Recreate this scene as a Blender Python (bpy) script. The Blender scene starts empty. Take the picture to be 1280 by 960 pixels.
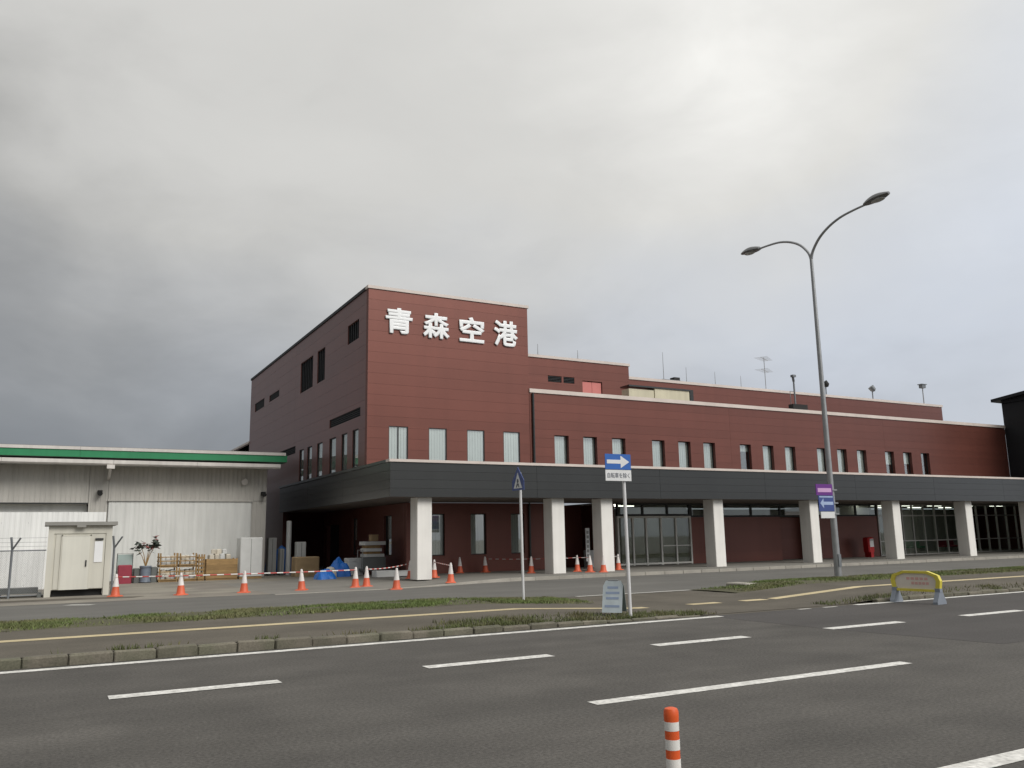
import bpy, math, random
from mathutils import Vector, Matrix, noise as mnoise
random.seed(7)
R = math.radians
scene = bpy.context.scene
col = scene.collection

# ------------------------------------------------------------------ camera
cam_data = bpy.data.cameras.new("camera")
cam = bpy.data.objects.new("camera", cam_data); col.objects.link(cam)
cam_data.sensor_width = 36.0; cam_data.lens = 36.0 * 1057.57 / 1280.0
cam_data.clip_start = 0.05; cam_data.clip_end = 6000
yaw, pitch, roll = 0.50331, 0.18044, -0.0186
fw = Vector((math.sin(yaw)*math.cos(pitch), math.cos(yaw)*math.cos(pitch), math.sin(pitch)))
rt = Vector((math.cos(yaw), -math.sin(yaw), 0)); up = rt.cross(fw)
r2 = math.cos(roll)*rt + math.sin(roll)*up; u2 = -math.sin(roll)*rt + math.cos(roll)*up
cam.matrix_world = Matrix(((r2.x, u2.x, -fw.x, 0), (r2.y, u2.y, -fw.y, 0), (r2.z, u2.z, -fw.z, 1.6), (0, 0, 0, 1)))
scene.camera = cam

# ------------------------------------------------------------------ sky, sun, exposure
SUN_EL, SUN_AZ = R(38), math.atan2(0.36, -0.93)
world = bpy.data.worlds.new("World"); scene.world = world; world.use_nodes = True
def build_sky():
    nt = world.node_tree; N = nt.nodes; L = nt.links; N.clear()
    def nd(t, **k):
        n = N.new(t)
        for a, b in k.items(): setattr(n, a, b)
        return n
    def mth(op, a, b=None, clamp=False):
        n = nd('ShaderNodeMath', operation=op, use_clamp=clamp)
        for i, v in enumerate((a, b)):
            if v is None: continue
            if isinstance(v, (int, float)): n.inputs[i].default_value = v
            else: L.new(v, n.inputs[i])
        return n.outputs[0]
    out = nd('ShaderNodeOutputWorld'); bg = nd('ShaderNodeBackground'); bg.inputs[1].default_value = 0.1
    sky = nd('ShaderNodeTexSky', sky_type='NISHITA', sun_disc=False)
    sky.sun_elevation = SUN_EL; sky.sun_rotation = SUN_AZ % (2*math.pi); sky.dust_density = 2.0
    tc = nd('ShaderNodeTexCoord'); sep = nd('ShaderNodeSeparateXYZ'); L.new(tc.outputs['Generated'], sep.inputs[0])
    x, y, z = sep.outputs
    za = mth('MAXIMUM', z, 0.0)
    # stratus: stretched soft noise in direction space
    mp = nd('ShaderNodeMapping'); mp.inputs['Scale'].default_value = (1.0, 1.0, 1.9)
    mp.inputs['Rotation'].default_value = (0.25, 0.2, 0.4); mp.inputs['Location'].default_value = (3.1, 1.7, 0.4)
    L.new(tc.outputs['Generated'], mp.inputs[0])
    n1 = nd('ShaderNodeTexNoise'); n1.inputs['Scale'].default_value = 2.1; n1.inputs['Detail'].default_value = 5; n1.inputs['Roughness'].default_value = 0.5; n1.inputs['Distortion'].default_value = 0.35
    L.new(mp.outputs[0], n1.inputs['Vector'])
    n2 = nd('ShaderNodeTexNoise'); n2.inputs['Scale'].default_value = 5.0; n2.inputs['Detail'].default_value = 5; n2.inputs['Roughness'].default_value = 0.55; n2.inputs['Distortion'].default_value = 0.3
    L.new(mp.outputs[0], n2.inputs['Vector'])
    t = mth('ADD', mth('MULTIPLY', x, 0.52), mth('MULTIPLY', za, 1.15))
    t = mth('ADD', t, mth('MULTIPLY', mth('SUBTRACT', n1.outputs['Fac'], 0.5), 0.44))
    t = mth('ADD', t, mth('MULTIPLY', mth('SUBTRACT', n2.outputs['Fac'], 0.5), 0.34))
    # thin place in the cloud deck
    dp = nd('ShaderNodeVectorMath', operation='DOT_PRODUCT'); L.new(tc.outputs['Generated'], dp.inputs[0])
    dp.inputs[1].default_value = Vector((0.615, 0.63, 0.475)).normalized()
    gl = mth('POWER', mth('MAXIMUM', dp.outputs['Value'], 0.0), 75.0)
    t = mth('ADD', t, mth('MULTIPLY', mth('MULTIPLY', gl, mth('ADD', n2.outputs['Fac'], n1.outputs['Fac'])), 0.27))
    rp = nd('ShaderNodeValToRGB'); L.new(mth('MULTIPLY', t, 0.7), rp.inputs[0])
    e = rp.color_ramp.elements
    pts = [(0.04, 0.20), (0.13, 0.245), (0.22, 0.33), (0.39, 0.52), (0.45, 0.57), (0.55, 0.605), (0.70, 0.70), (0.95, 0.90)]
    while len(e) < len(pts): e.new(0.5)
    for q, (p_, v) in zip(e, pts): q.position = p_; q.color = (v, v, v, 1)
    # tint: warm grey up high, bluer near the horizon
    tint = nd('ShaderNodeMix', data_type='RGBA'); tint.inputs[6].default_value = (0.94, 1.0, 1.105, 1); tint.inputs[7].default_value = (1.012, 1.0, 0.958, 1)
    wv = mth('ADD', mth('MULTIPLY', za, 2.4), mth('MULTIPLY', mth('SUBTRACT', n1.outputs['Fac'], 0.5), 1.2))
    wv = mth('SUBTRACT', wv, mth('MULTIPLY', mth('MAXIMUM', mth('SUBTRACT', x, 0.5), 0.0), 1.7)); wv = mth('ADD', wv, mth('MULTIPLY', gl, 0.9), True); L.new(wv, tint.inputs[0])
    # the overcast is brighter round the hidden sun
    dps = nd('ShaderNodeVectorMath', operation='DOT_PRODUCT'); L.new(tc.outputs['Generated'], dps.inputs[0]); dps.inputs[1].default_value = (math.sin(SUN_AZ)*math.cos(SUN_EL), math.cos(SUN_AZ)*math.cos(SUN_EL), math.sin(SUN_EL))
    sb = mth('ADD', mth('MULTIPLY', mth('POWER', mth('MAXIMUM', dps.outputs['Value'], 0.0), 4.0), 9.0), 10.0)
    mul = nd('ShaderNodeMix', data_type='RGBA', blend_type='MULTIPLY'); mul.inputs[0].default_value = 1
    L.new(rp.outputs[0], mul.inputs[6]); L.new(tint.outputs[2], mul.inputs[7])
    sc_ = nd('ShaderNodeVectorMath', operation='SCALE'); L.new(sb, sc_.inputs['Scale']); L.new(mul.outputs[2], sc_.inputs[0])
    mix = nd('ShaderNodeMix', data_type='RGBA'); mix.inputs[0].default_value = 0.95
    L.new(sky.outputs[0], mix.inputs[6]); L.new(sc_.outputs[0], mix.inputs[7])
    L.new(mix.outputs[2], bg.inputs[0]); L.new(bg.outputs[0], out.inputs[0])
build_sky()
sun_d = bpy.data.lights.new("sun", 'SUN'); sun_d.energy = 1.5; sun_d.angle = R(28); sun_d.color = (1.0, 0.96, 0.9)
sun = bpy.data.objects.new("sun", sun_d); col.objects.link(sun)
sdir = Vector((math.sin(SUN_AZ)*math.cos(SUN_EL), math.cos(SUN_AZ)*math.cos(SUN_EL), math.sin(SUN_EL)))
sun.rotation_euler = (-sdir).to_track_quat('-Z', 'Y').to_euler(); sun.location = (0, -20, 40)
vs = scene.view_settings
vs.view_transform = 'Standard'; vs.look = 'None'; vs.exposure = 0.2; vs.gamma = 1.0; vs.use_curve_mapping = False
scene.render.engine = 'CYCLES'
scene.cycles.max_bounces = 6; scene.cycles.transparent_max_bounces = 12; scene.cycles.use_denoising = True
try: scene.cycles.caustics_reflective = False; scene.cycles.caustics_refractive = False
except Exception: pass

# ------------------------------------------------------------------ materials
MATS = {}
def M(name, c, rough=0.7, var=0.08, scale=2.0, metal=0.0, spec=0.5, bump=0.0, bscale=60.0, stretch=None, streak=0.0, fine=0.0, rnd=0.0, fscale=90.0, c2=None, emit=None, coat=0.0, coat_r=0.12):
    """c base colour, var: slow mottling, streak: stretched mottling, fine: speckle, rnd: per-object change"""
    m = bpy.data.materials.new(name); m.use_nodes = True
    nt = m.node_tree; N = nt.nodes; L = nt.links; b = N['Principled BSDF']
    b.inputs['Roughness'].default_value = rough; b.inputs['Metallic'].default_value = metal
    b.inputs['Specular IOR Level'].default_value = spec
    if coat: b.inputs['Coat Weight'].default_value = coat; b.inputs['Coat Roughness'].default_value = coat_r; b.inputs['Coat IOR'].default_value = 1.5 if coat < 0.45 else 1.32
    geo = N.new('ShaderNodeNewGeometry')
    def noise(sc, vec=None, det=4):
        n = N.new('ShaderNodeTexNoise'); n.inputs['Scale'].default_value = sc; n.inputs['Detail'].default_value = det
        L.new(vec or geo.outputs['Position'], n.inputs['Vector']); return n.outputs['Fac']
    def lin(v, a, amp):
        n = N.new('ShaderNodeMath'); n.operation = 'MULTIPLY_ADD'; L.new(v, n.inputs[0]); n.inputs[1].default_value = amp*2; n.inputs[2].default_value = a - amp
        return n.outputs[0]
    def mult(a, b_):
        n = N.new('ShaderNodeMath'); n.operation = 'MULTIPLY'; L.new(a, n.inputs[0]); L.new(b_, n.inputs[1]); return n.outputs[0]
    f = lin(noise(scale), 1.0, var*2.2)
    if streak:
        mp = N.new('ShaderNodeMapping'); mp.inputs['Scale'].default_value = stretch or (4, 4, 0.25); L.new(geo.outputs['Position'], mp.inputs[0])
        f = mult(f, lin(noise(1.0, mp.outputs[0], 5), 1.0, streak*2.2))
    if fine: f = mult(f, lin(noise(fscale, None, 2), 1.0, fine*2.2))
    if rnd:
        oi = N.new('ShaderNodeObjectInfo'); f = mult(f, lin(oi.outputs['Random'], 1.0, rnd))
    sc = N.new('ShaderNodeVectorMath'); sc.operation = 'SCALE'; L.new(f, sc.inputs['Scale'])
    if c2:
        mx = N.new('ShaderNodeMix'); mx.data_type = 'RGBA'; mx.inputs[6].default_value = (*c, 1); mx.inputs[7].default_value = (*c2, 1)
        rp = N.new('ShaderNodeValToRGB'); rp.color_ramp.elements[0].position = 0.42; rp.color_ramp.elements[1].position = 0.6
        L.new(noise(scale*0.7), rp.inputs[0]); L.new(rp.outputs[0], mx.inputs[0]); L.new(mx.outputs[2], sc.inputs[0])
    else: sc.inputs[0].default_value = c
    L.new(sc.outputs[0], b.inputs['Base Color'])
    if bump:
        bp = N.new('ShaderNodeBump'); bp.inputs['Strength'].default_value = bump; bp.inputs['Distance'].default_value = 0.01
        L.new(noise(bscale, None, 3), bp.inputs['Height']); L.new(bp.outputs[0], b.inputs['Normal'])
    if emit:
        b.inputs['Emission Color'].default_value = (*emit[:3], 1); b.inputs['Emission Strength'].default_value = emit[3]
    MATS[name] = m; return m
def glass_mat(name, tint, refl_ior=0.08, rough=0.02):
    m = bpy.data.materials.new(name); m.use_nodes = True; nt = m.node_tree; N = nt.nodes; L = nt.links; N.clear()
    o = N.new('ShaderNodeOutputMaterial'); mx = N.new('ShaderNodeMixShader'); tr = N.new('ShaderNodeBsdfTransparent'); gl = N.new('ShaderNodeBsdfGlossy')
    tr.inputs[0].default_value = (*tint, 1); gl.inputs['Roughness'].default_value = rough; gl.inputs[0].default_value = (0.95, 0.97, 0.96, 1)
    lw = N.new('ShaderNodeLayerWeight'); lw.inputs['Blend'].default_value = 0.5
    pw = N.new('ShaderNodeMath'); pw.operation = 'POWER'; L.new(lw.outputs['Facing'], pw.inputs[0]); pw.inputs[1].default_value = 4.0
    fr = N.new('ShaderNodeMath'); fr.operation = 'MULTIPLY_ADD'; L.new(pw.outputs[0], fr.inputs[0]); fr.inputs[1].default_value = 1-refl_ior; fr.inputs[2].default_value = refl_ior
    geo = N.new('ShaderNodeNewGeometry'); ns = N.new('ShaderNodeTexNoise'); ns.inputs['Scale'].default_value = 0.7; L.new(geo.outputs['Position'], ns.inputs['Vector'])
    bp = N.new('ShaderNodeBump'); bp.inputs['Strength'].default_value = 0.05; bp.inputs['Distance'].default_value = 0.03; L.new(ns.outputs['Fac'], bp.inputs['Height']); L.new(bp.outputs[0], gl.inputs['Normal'])
    L.new(fr.outputs[0], mx.inputs[0]); L.new(tr.outputs[0], mx.inputs[1]); L.new(gl.outputs[0], mx.inputs[2]); L.new(mx.outputs[0], o.inputs[0])
    MATS[name] = m; return m

M('asphalt', (0.096, 0.090, 0.082), 0.88, 0.11, 0.9, c2=(0.082, 0.077, 0.0705), bump=0.4, bscale=90, fine=0.30, fscale=32, streak=0.16, stretch=(0.06, 1.1, 1), spec=0.3)
M('asphalt_new', (0.076, 0.071, 0.068), 0.88, 0.10, 0.5, bump=0.35, bscale=120, fine=0.24, fscale=38, streak=0.10, stretch=(0.06, 1.1, 1), spec=0.3)
M('asphalt_path', (0.120, 0.108, 0.089), 0.92, 0.16, 0.8, bump=0.4, bscale=100, fine=0.20, fscale=45, streak=0.08, stretch=(0.1, 1.3, 1), spec=0.2)
M('asphalt_inner', (0.140, 0.136, 0.126), 0.9, 0.12, 0.4, bump=0.3, bscale=100, fine=0.12, fscale=40, streak=0.1, stretch=(0.07, 0.9, 1), spec=0.25)
M('ground', (0.13, 0.125, 0.11), 0.95, 0.12, 0.2, fine=0.1)
M('yard', (0.26, 0.24, 0.20), 0.92, 0.16, 0.6, bump=0.3, fine=0.10, fscale=25, streak=0.08, stretch=(0.15, 0.6, 1), c2=(0.20, 0.18, 0.155))
M('apron', (0.20, 0.19, 0.17), 0.85, 0.12, 0.7, bump=0.2, fine=0.10, fscale=30)
M('kerb', (0.160, 0.144, 0.114), 0.92, 0.22, 2.2, bump=0.5, bscale=35, fine=0.18, fscale=40, rnd=0.16, c2=(0.115, 0.112, 0.080))
M('kerb_light', (0.36, 0.34, 0.30), 0.9, 0.15, 1.5, bump=0.3, fine=0.1, fscale=30, rnd=0.08)
M('paint_white', (0.71, 0.70, 0.67), 0.75, 0.08, 9.0, c2=(0.56, 0.55, 0.52), fine=0.24, fscale=22, streak=0.05, stretch=(2, 2, 2))
M('paint_worn', (0.48, 0.47, 0.44), 0.8, 0.2, 3.0, fine=0.25, fscale=25)
M('tactile', (0.55, 0.46, 0.28), 0.85, 0.12, 1.5, fine=0.12, fscale=40, rnd=0.08)
M('soil', (0.085, 0.082, 0.045), 1.0, 0.2, 1.2, fine=0.25, fscale=30)
M('gutter_shade', (0.045, 0.042, 0.034), 1.0, 0.3, 2.0, fine=0.3, fscale=18, c2=(0.085, 0.08, 0.07))  # patchy dark tone standing in for the shadow below the kerb stones
M('grass', (0.125, 0.170, 0.048), 0.8, 0.22, 0.9, fine=0.1, c2=(0.165, 0.165, 0.075))
M('weed', (0.105, 0.125, 0.045), 0.8, 0.25, 1.5, c2=(0.13, 0.12, 0.055))
M('cladding', (0.162, 0.0535, 0.039), 0.42, 0.06, 0.5, metal=0.45, coat=0.5, coat_r=0.3, bump=0.04, bscale=8, rnd=0.055, streak=0.05, stretch=(2.2, 2.2, 0.12), spec=0.5)
M('cladding_joint', (0.15, 0.052, 0.041), 0.6, 0.05)
M('coping', (0.66, 0.585, 0.54), 0.45, 0.08, 0.7, streak=0.05, stretch=(2.5, 2.5, 0.3), spec=0.5)
M('fascia', (0.030, 0.032, 0.032), 0.30, 0.06, 0.5, rnd=0.05, streak=0.05, stretch=(3, 3, 0.4), metal=0.2, coat=0.7, coat_r=0.25, bump=0.03, bscale=6)
M('soffit', (0.16, 0.135, 0.12), 0.8, 0.08, 0.6)
M('column', (0.83, 0.815, 0.78), 0.7, 0.05, 1.0, streak=0.05, stretch=(5, 5, 0.3), bump=0.1, bscale=25)
M('alu', (0.56, 0.55, 0.52), 0.38, 0.05, 2.0, metal=0.5)
M('alu_pale', (0.78, 0.77, 0.72), 0.5, 0.05, 2.0, metal=0.1)
M('frame_dark', (0.025, 0.027, 0.028), 0.5, 0.1)
M('louvre', (0.02, 0.022, 0.025), 0.6, 0.1)
M('blind', (0.80, 0.85, 0.83), 0.8, 0.06, 0.9, streak=0.12, stretch=(14, 14, 0.3), rnd=0.08)
M('room_dark', (0.035, 0.035, 0.035), 0.9, 0.1)
M('room_wall', (0.48, 0.48, 0.45), 0.9, 0.15, 0.6)
M('room_floor', (0.32, 0.31, 0.29), 0.4, 0.1)
M('pink_door', (0.62, 0.20, 0.18), 0.5, 0.05, rnd=0.03)
M('cream', (0.60, 0.56, 0.42), 0.6, 0.08, 0.8, streak=0.08)
M('letter', (0.92, 0.94, 0.96), 0.35, 0.03, coat=0.3)
M('black_clad', (0.010, 0.012, 0.015), 0.5, 0.1, 0.5, rnd=0.05, spec=0.4)
M('roof', (0.22, 0.215, 0.21), 0.85, 0.12, 0.4)
M('green_trim', (0.022, 0.235, 0.098), 0.5, 0.08, 0.6, streak=0.08, rnd=0.03)
M('white_trim', (0.66, 0.63, 0.60), 0.5, 0.08, 0.8, streak=0.10, rnd=0.03)
M('shed_sheet', (0.52, 0.505, 0.47), 0.55, 0.08, 0.6, streak=0.10, stretch=(3.5, 3.5, 0.25))
M('door_sheet', (0.72, 0.73, 0.71), 0.5, 0.06, 0.7, streak=0.10, stretch=(3.5, 3.5, 0.25))
M('hoarding', (0.84, 0.85, 0.84), 0.5, 0.05, 0.8, streak=0.10, stretch=(3, 3, 0.25), rnd=0.03)
M('store_body', (0.60, 0.585, 0.515), 0.5, 0.06, 1.0, streak=0.08, stretch=(5, 5, 0.35))
M('store_door', (0.68, 0.67, 0.60), 0.45, 0.05, 1.0, streak=0.06, stretch=(5, 5, 0.35))
M('store_roof', (0.27, 0.265, 0.245), 0.6, 0.1)
M('paper', (0.82, 0.83, 0.84), 0.7, 0.04)
M('galv', (0.34, 0.35, 0.36), 0.45, 0.1, 4.0, metal=0.6)
M('galv_dark', (0.20, 0.215, 0.23), 0.5, 0.12, 3.0, metal=0.4)
M('pole_white', (0.66, 0.66, 0.67), 0.4, 0.05, 3.0, streak=0.06, stretch=(8, 8, 0.6))
M('lamp_shell', (0.18, 0.185, 0.19), 0.4, 0.08, metal=0.5)
M('lamp_glass', (0.42, 0.43, 0.42), 0.2, 0.05, coat=0.4)
M('cone_orange', (0.66, 0.125, 0.055), 0.5, 0.07, 3.0, rnd=0.10)
M('cone_white', (0.74, 0.70, 0.68), 0.5, 0.08, 6.0, rnd=0.05)
M('post_orange', (0.68, 0.10, 0.02), 0.45, 0.06, 8.0)
M('post_white', (0.72, 0.71, 0.68), 0.45, 0.06, 8.0)
M('bar_red', (0.50, 0.07, 0.06), 0.5, 0.08)
M('bar_white', (0.72, 0.70, 0.68), 0.5, 0.08)
M('sign_blue', (0.018, 0.115, 0.43), 0.4, 0.06, 4.0, coat=0.2)
M('sign_blue_dark', (0.035, 0.065, 0.24), 0.45, 0.08, 4.0, coat=0.2)
M('sign_white', (0.70, 0.71, 0.72), 0.45, 0.05, 4.0)
M('sign_purple', (0.135, 0.022, 0.23), 0.45, 0.06)
M('sign_pink', (0.60, 0.36, 0.62), 0.5, 0.08)
M('sign_lightblue', (0.36, 0.46, 0.68), 0.5, 0.08)
M('ink', (0.10, 0.11, 0.14), 0.6, 0.05)
M('ink_blue', (0.24, 0.30, 0.42), 0.6, 0.05)
M('board_face', (0.44, 0.50, 0.53), 0.5, 0.10, 5.0)
M('board_back', (0.16, 0.20, 0.19), 0.6, 0.1)
M('barrier_yellow', (0.70, 0.60, 0.08), 0.45, 0.08, 4.0)
M('barrier_panel', (0.72, 0.66, 0.58), 0.5, 0.06)
M('barrier_red', (0.68, 0.40, 0.36), 0.5, 0.10)
M('barrier_foot', (0.24, 0.27, 0.32), 0.6, 0.10)
M('wood', (0.33, 0.21, 0.09), 0.75, 0.14, 4.0, streak=0.15, stretch=(3, 3, 18), rnd=0.14)
M('sack', (0.68, 0.63, 0.53), 0.8, 0.12, 7.0, bump=0.6, bscale=18, rnd=0.12)
M('box_white', (0.66, 0.67, 0.66), 0.6, 0.06, 3.0, rnd=0.05)
M('carton', (0.42, 0.30, 0.17), 0.8, 0.1, 5.0, rnd=0.1)
M('red_case', (0.30, 0.035, 0.06), 0.5, 0.1, 5.0)
M('teal_panel', (0.36, 0.46, 0.44), 0.5, 0.08)
M('grey_case', (0.14, 0.15, 0.145), 0.6, 0.1, rnd=0.1)
M('drum', (0.16, 0.19, 0.24), 0.5, 0.12, 5.0)
M('leaf', (0.06, 0.075, 0.06), 0.6, 0.2, 8.0, rnd=0.2)
M('leaf_red', (0.22, 0.05, 0.045), 0.6, 0.2, 8.0)
M('tarp', (0.015, 0.15, 0.55), 0.45, 0.10, 3.0, bump=0.5, bscale=9)
M('cabinet', (0.34, 0.345, 0.34), 0.5, 0.08, 2.0, rnd=0.12)
M('postbox', (0.50, 0.012, 0.015), 0.4, 0.05, coat=0.3)
M('rubber', (0.02, 0.02, 0.02), 0.8, 0.1)
M('lamp_lit', (0.8, 0.8, 0.75), 0.5, 0.0, emit=(1.0, 0.95, 0.85, 2.8))
glass_mat('glass', (0.95, 0.975, 0.965), 0.22)
glass_mat('glass_entry', (0.84, 0.89, 0.86), 0.09)

# ------------------------------------------------------------------ mesh helpers
class MB:
    def __init__(s): s.v = []; s.f = []; s.m = []
    def add(s, vs, fs, mi=0):
        o = len(s.v); s.v += [tuple(p) for p in vs]; s.f += [tuple(o+i for i in q) for q in fs]; s.m += [mi]*len(fs); return s
    def box(s, x0, x1, y0, y1, z0, z1, mi=0):
        if x0 > x1: x0, x1 = x1, x0
        if y0 > y1: y0, y1 = y1, y0
        if z0 > z1: z0, z1 = z1, z0
        return s.add([(x0,y0,z0),(x1,y0,z0),(x1,y1,z0),(x0,y1,z0),(x0,y0,z1),(x1,y0,z1),(x1,y1,z1),(x0,y1,z1)],
                     [(0,3,2,1),(4,5,6,7),(0,1,5,4),(1,2,6,5),(2,3,7,6),(3,0,4,7)], mi)
    def cbox(s, x0, x1, y0, y1, z0, z1, b=0.02, mi=0):
        """box with chamfered vertical and top edges"""
        def ring(i, z): return [(x0+i+b,y0+i,z),(x1-i-b,y0+i,z),(x1-i,y0+i+b,z),(x1-i,y1-i-b,z),(x1-i-b,y1-i,z),(x0+i+b,y1-i,z),(x0+i,y1-i-b,z),(x0+i,y0+i+b,z)]
        vs_ = ring(0, z0)+ring(0, z1-b)+ring(b, z1)
        fs = [tuple(reversed(range(8))), tuple(range(16, 24))]
        for k in (0, 8):
            for i in range(8): j = (i+1) % 8; fs.append((k+i, k+j, k+8+j, k+8+i))
        return s.add(vs_, fs, mi)
    def tube(s, pts, rad, n=8, cap=True, mi=0):
        pts = [Vector(p) for p in pts]; rs = rad if isinstance(rad, (list, tuple)) else [rad]*len(pts)
        vs_, fs = [], []
        ref = None
        for i, p in enumerate(pts):
            a = pts[max(i-1, 0)]; b = pts[min(i+1, len(pts)-1)]; t = (b-a).normalized()
            if ref is None: ref = Vector((0,0,1)) if abs(t.z) < 0.9 else Vector((1,0,0))
            u = t.cross(ref)
            if u.length < 1e-4: ref = Vector((0,1,0)); u = t.cross(ref)
            u.normalize(); w = u.cross(t).normalized(); ref = w
            for k in range(n):
                an = 2*math.pi*k/n; vs_.append(p + rs[i]*(math.cos(an)*u + math.sin(an)*w))
        for i in range(len(pts)-1):
            for k in range(n): j = (k+1) % n; fs.append((i*n+k, (i+1)*n+k, (i+1)*n+j, i*n+j))
        if cap: fs.append(tuple(range(n))); fs.append(tuple(reversed([(len(pts)-1)*n+k for k in range(n)])))
        return s.add(vs_, fs, mi)
    def lathe(s, prof, n=16, c=(0, 0), mi=0):
        vs_, fs = [], []
        for r_, z in prof:
            for k in range(n): a = 2*math.pi*k/n; vs_.append((c[0]+r_*math.cos(a), c[1]+r_*math.sin(a), z))
        for i in range(len(prof)-1):
            for k in range(n): j = (k+1) % n; fs.append((i*n+k, i*n+j, (i+1)*n+j, (i+1)*n+k))
        fs.append(tuple(reversed(range(n)))); fs.append(tuple((len(prof)-1)*n+k for k in range(n)))
        return s.add(vs_, fs, mi)
    def prism(s, poly, n0, n1, fn, mi=0):
        """poly in (u,z); fn(u,n,z)->xyz; extruded from n0 to n1"""
        k = len(poly); vs_ = [fn(u, n0, z) for u, z in poly]+[fn(u, n1, z) for u, z in poly]
        fs = [tuple(range(k)), tuple(reversed(range(k, 2*k)))]+[(i, k+i, k+(i+1) % k, (i+1) % k) for i in range(k)]
        return s.add(vs_, fs, mi)
    def build(s, name, mats, parent=None, world=False, smooth=False, kind=None):
        if not isinstance(mats, (list, tuple)): mats = [mats]
        me = bpy.data.meshes.new(name)
        vs_ = s.v; loc = None
        if parent is not None and world:
            b = base_of(parent); vs_ = [(x-b[0], y-b[1], z-b[2]) for x, y, z in vs_]
        elif parent is None:
            xs = [p[0] for p in vs_]; ys = [p[1] for p in vs_]; zs = [p[2] for p in vs_]
            loc = ((min(xs)+max(xs))/2, (min(ys)+max(ys))/2, min(zs)); vs_ = [(x-loc[0], y-loc[1], z-loc[2]) for x, y, z in vs_]
        me.from_pydata(vs_, [], s.f); me.update()
        for m in mats: me.materials.append(MATS[m])
        if len(mats) > 1: me.polygons.foreach_set('material_index', s.m)
        import bmesh
        if len(s.f) < 20000:
            bm = bmesh.new(); bm.from_mesh(me); bmesh.ops.recalc_face_normals(bm, faces=bm.faces); bm.to_mesh(me); bm.free()
        if smooth: me.shade_smooth() if smooth == 'all' else me.set_sharp_from_angle(angle=R(35)) or [setattr(p, 'use_smooth', True) for p in me.polygons]
        o = bpy.data.objects.new(name, me); col.objects.link(o)
        if parent is not None: o.parent = parent
        elif loc: o.location = loc
        if kind: o['kind'] = kind
        return o
def base_of(o):
    while o.parent is not None: o = o.parent
    return o.location
def thing(name, loc, label, cat, group=None, rz=0):
    o = bpy.data.objects.new(name, None); o.empty_display_size = 0.2; col.objects.link(o); o.location = loc; o.rotation_euler = (0, 0, rz)
    return tag(o, label, cat, group)
def tag(o, label, cat, group=None):
    o['label'] = label; o['category'] = cat
    if group: o['group'] = group
    return o
def struct(o): o['kind'] = 'structure'; return o
def copy_tree(o, parent=None):
    c = o.copy(); col.objects.link(c); c.parent = parent
    for ch in list(o.children): copy_tree(ch, c)
    return c
def sheet(name, pts, z, mat, parent=None, world=True):
    zf = z if callable(z) else (lambda x, y: z)
    mb = MB(); mb.add([(x, y, zf(x, y)) for x, y in pts], [tuple(range(len(pts)))]); return mb.build(name, mat, parent, world)
def text_mesh(body, offset=0.0, extrude=0.05):
    cu = bpy.data.curves.new('text', 'FONT'); cu.body = body; cu.size = 1.0; cu.extrude = extrude; cu.bevel_depth = offset; cu.bevel_resolution = 0; cu.resolution_u = 3
    o = bpy.data.objects.new('text', cu); col.objects.link(o)
    dg = bpy.context.evaluated_depsgraph_get(); dg.update()
    me = bpy.data.meshes.new_from_object(o.evaluated_get(dg)); bpy.data.objects.remove(o); bpy.data.curves.remove(cu)
    return me
def place_text(name, body, mat, parent, u0, u1, z0, z1, n0, n1, fn, offset=0.0):
    """lettering fitted into the rectangle u0..u1, z0..z1, between depths n0 and n1 (world coordinates through fn)"""
    me = text_mesh(body, offset); vs_ = [v.co.copy() for v in me.vertices]
    if not vs_: return None
    xs = [v.x for v in vs_]; ys = [v.y for v in vs_]; zs = [v.z for v in vs_]
    b = base_of(parent)
    for v, c in zip(me.vertices, vs_):
        u = u0+(c.x-min(xs))/(max(xs)-min(xs))*(u1-u0); zz = z0+(c.y-min(ys))/(max(ys)-min(ys))*(z1-z0); n = n0+(c.z-min(zs))/max(1e-6, max(zs)-min(zs))*(n1-n0)
        v.co = Vector(fn(u, n, zz))-Vector(b)
    me.materials.clear(); me.materials.append(MATS[mat]); me.update()
    o = bpy.data.objects.new(name, me); col.objects.link(o); o.parent = parent; return o
def rect_minus(u0, u1, z0, z1, holes):
    rects = [(u0, u1, z0, z1)]
    for h in holes:
        nr = []
        for a, b, c, d in rects:
            ha, hb, hc, hd = max(a, h[0]), min(b, h[1]), max(c, h[2]), min(d, h[3])
            if ha >= hb or hc >= hd: nr.append((a, b, c, d)); continue
            if c < hc: nr.append((a, b, c, hc))
            if hd < d: nr.append((a, b, hd, d))
            if a < ha: nr.append((a, ha, hc, hd))
            if hb < b: nr.append((hb, b, hc, hd))
        rects = nr
    return [r_ for r_ in rects if r_[1]-r_[0] > 1e-4 and r_[3]-r_[2] > 1e-4]
FRONT = lambda Y: (lambda u, n, z: (u, Y-n, z))      # wall facing the street
SIDE = lambda X: (lambda u, n, z: (X-n, u, z))       # wall facing left
def mbox(mb, fn, u0, u1, n0, n1, z0, z1, mi=0):
    a = fn(u0, n0, z0); b = fn(u1, n1, z1); return mb.box(a[0], b[0], a[1], b[1], a[2], b[2], mi)
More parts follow.
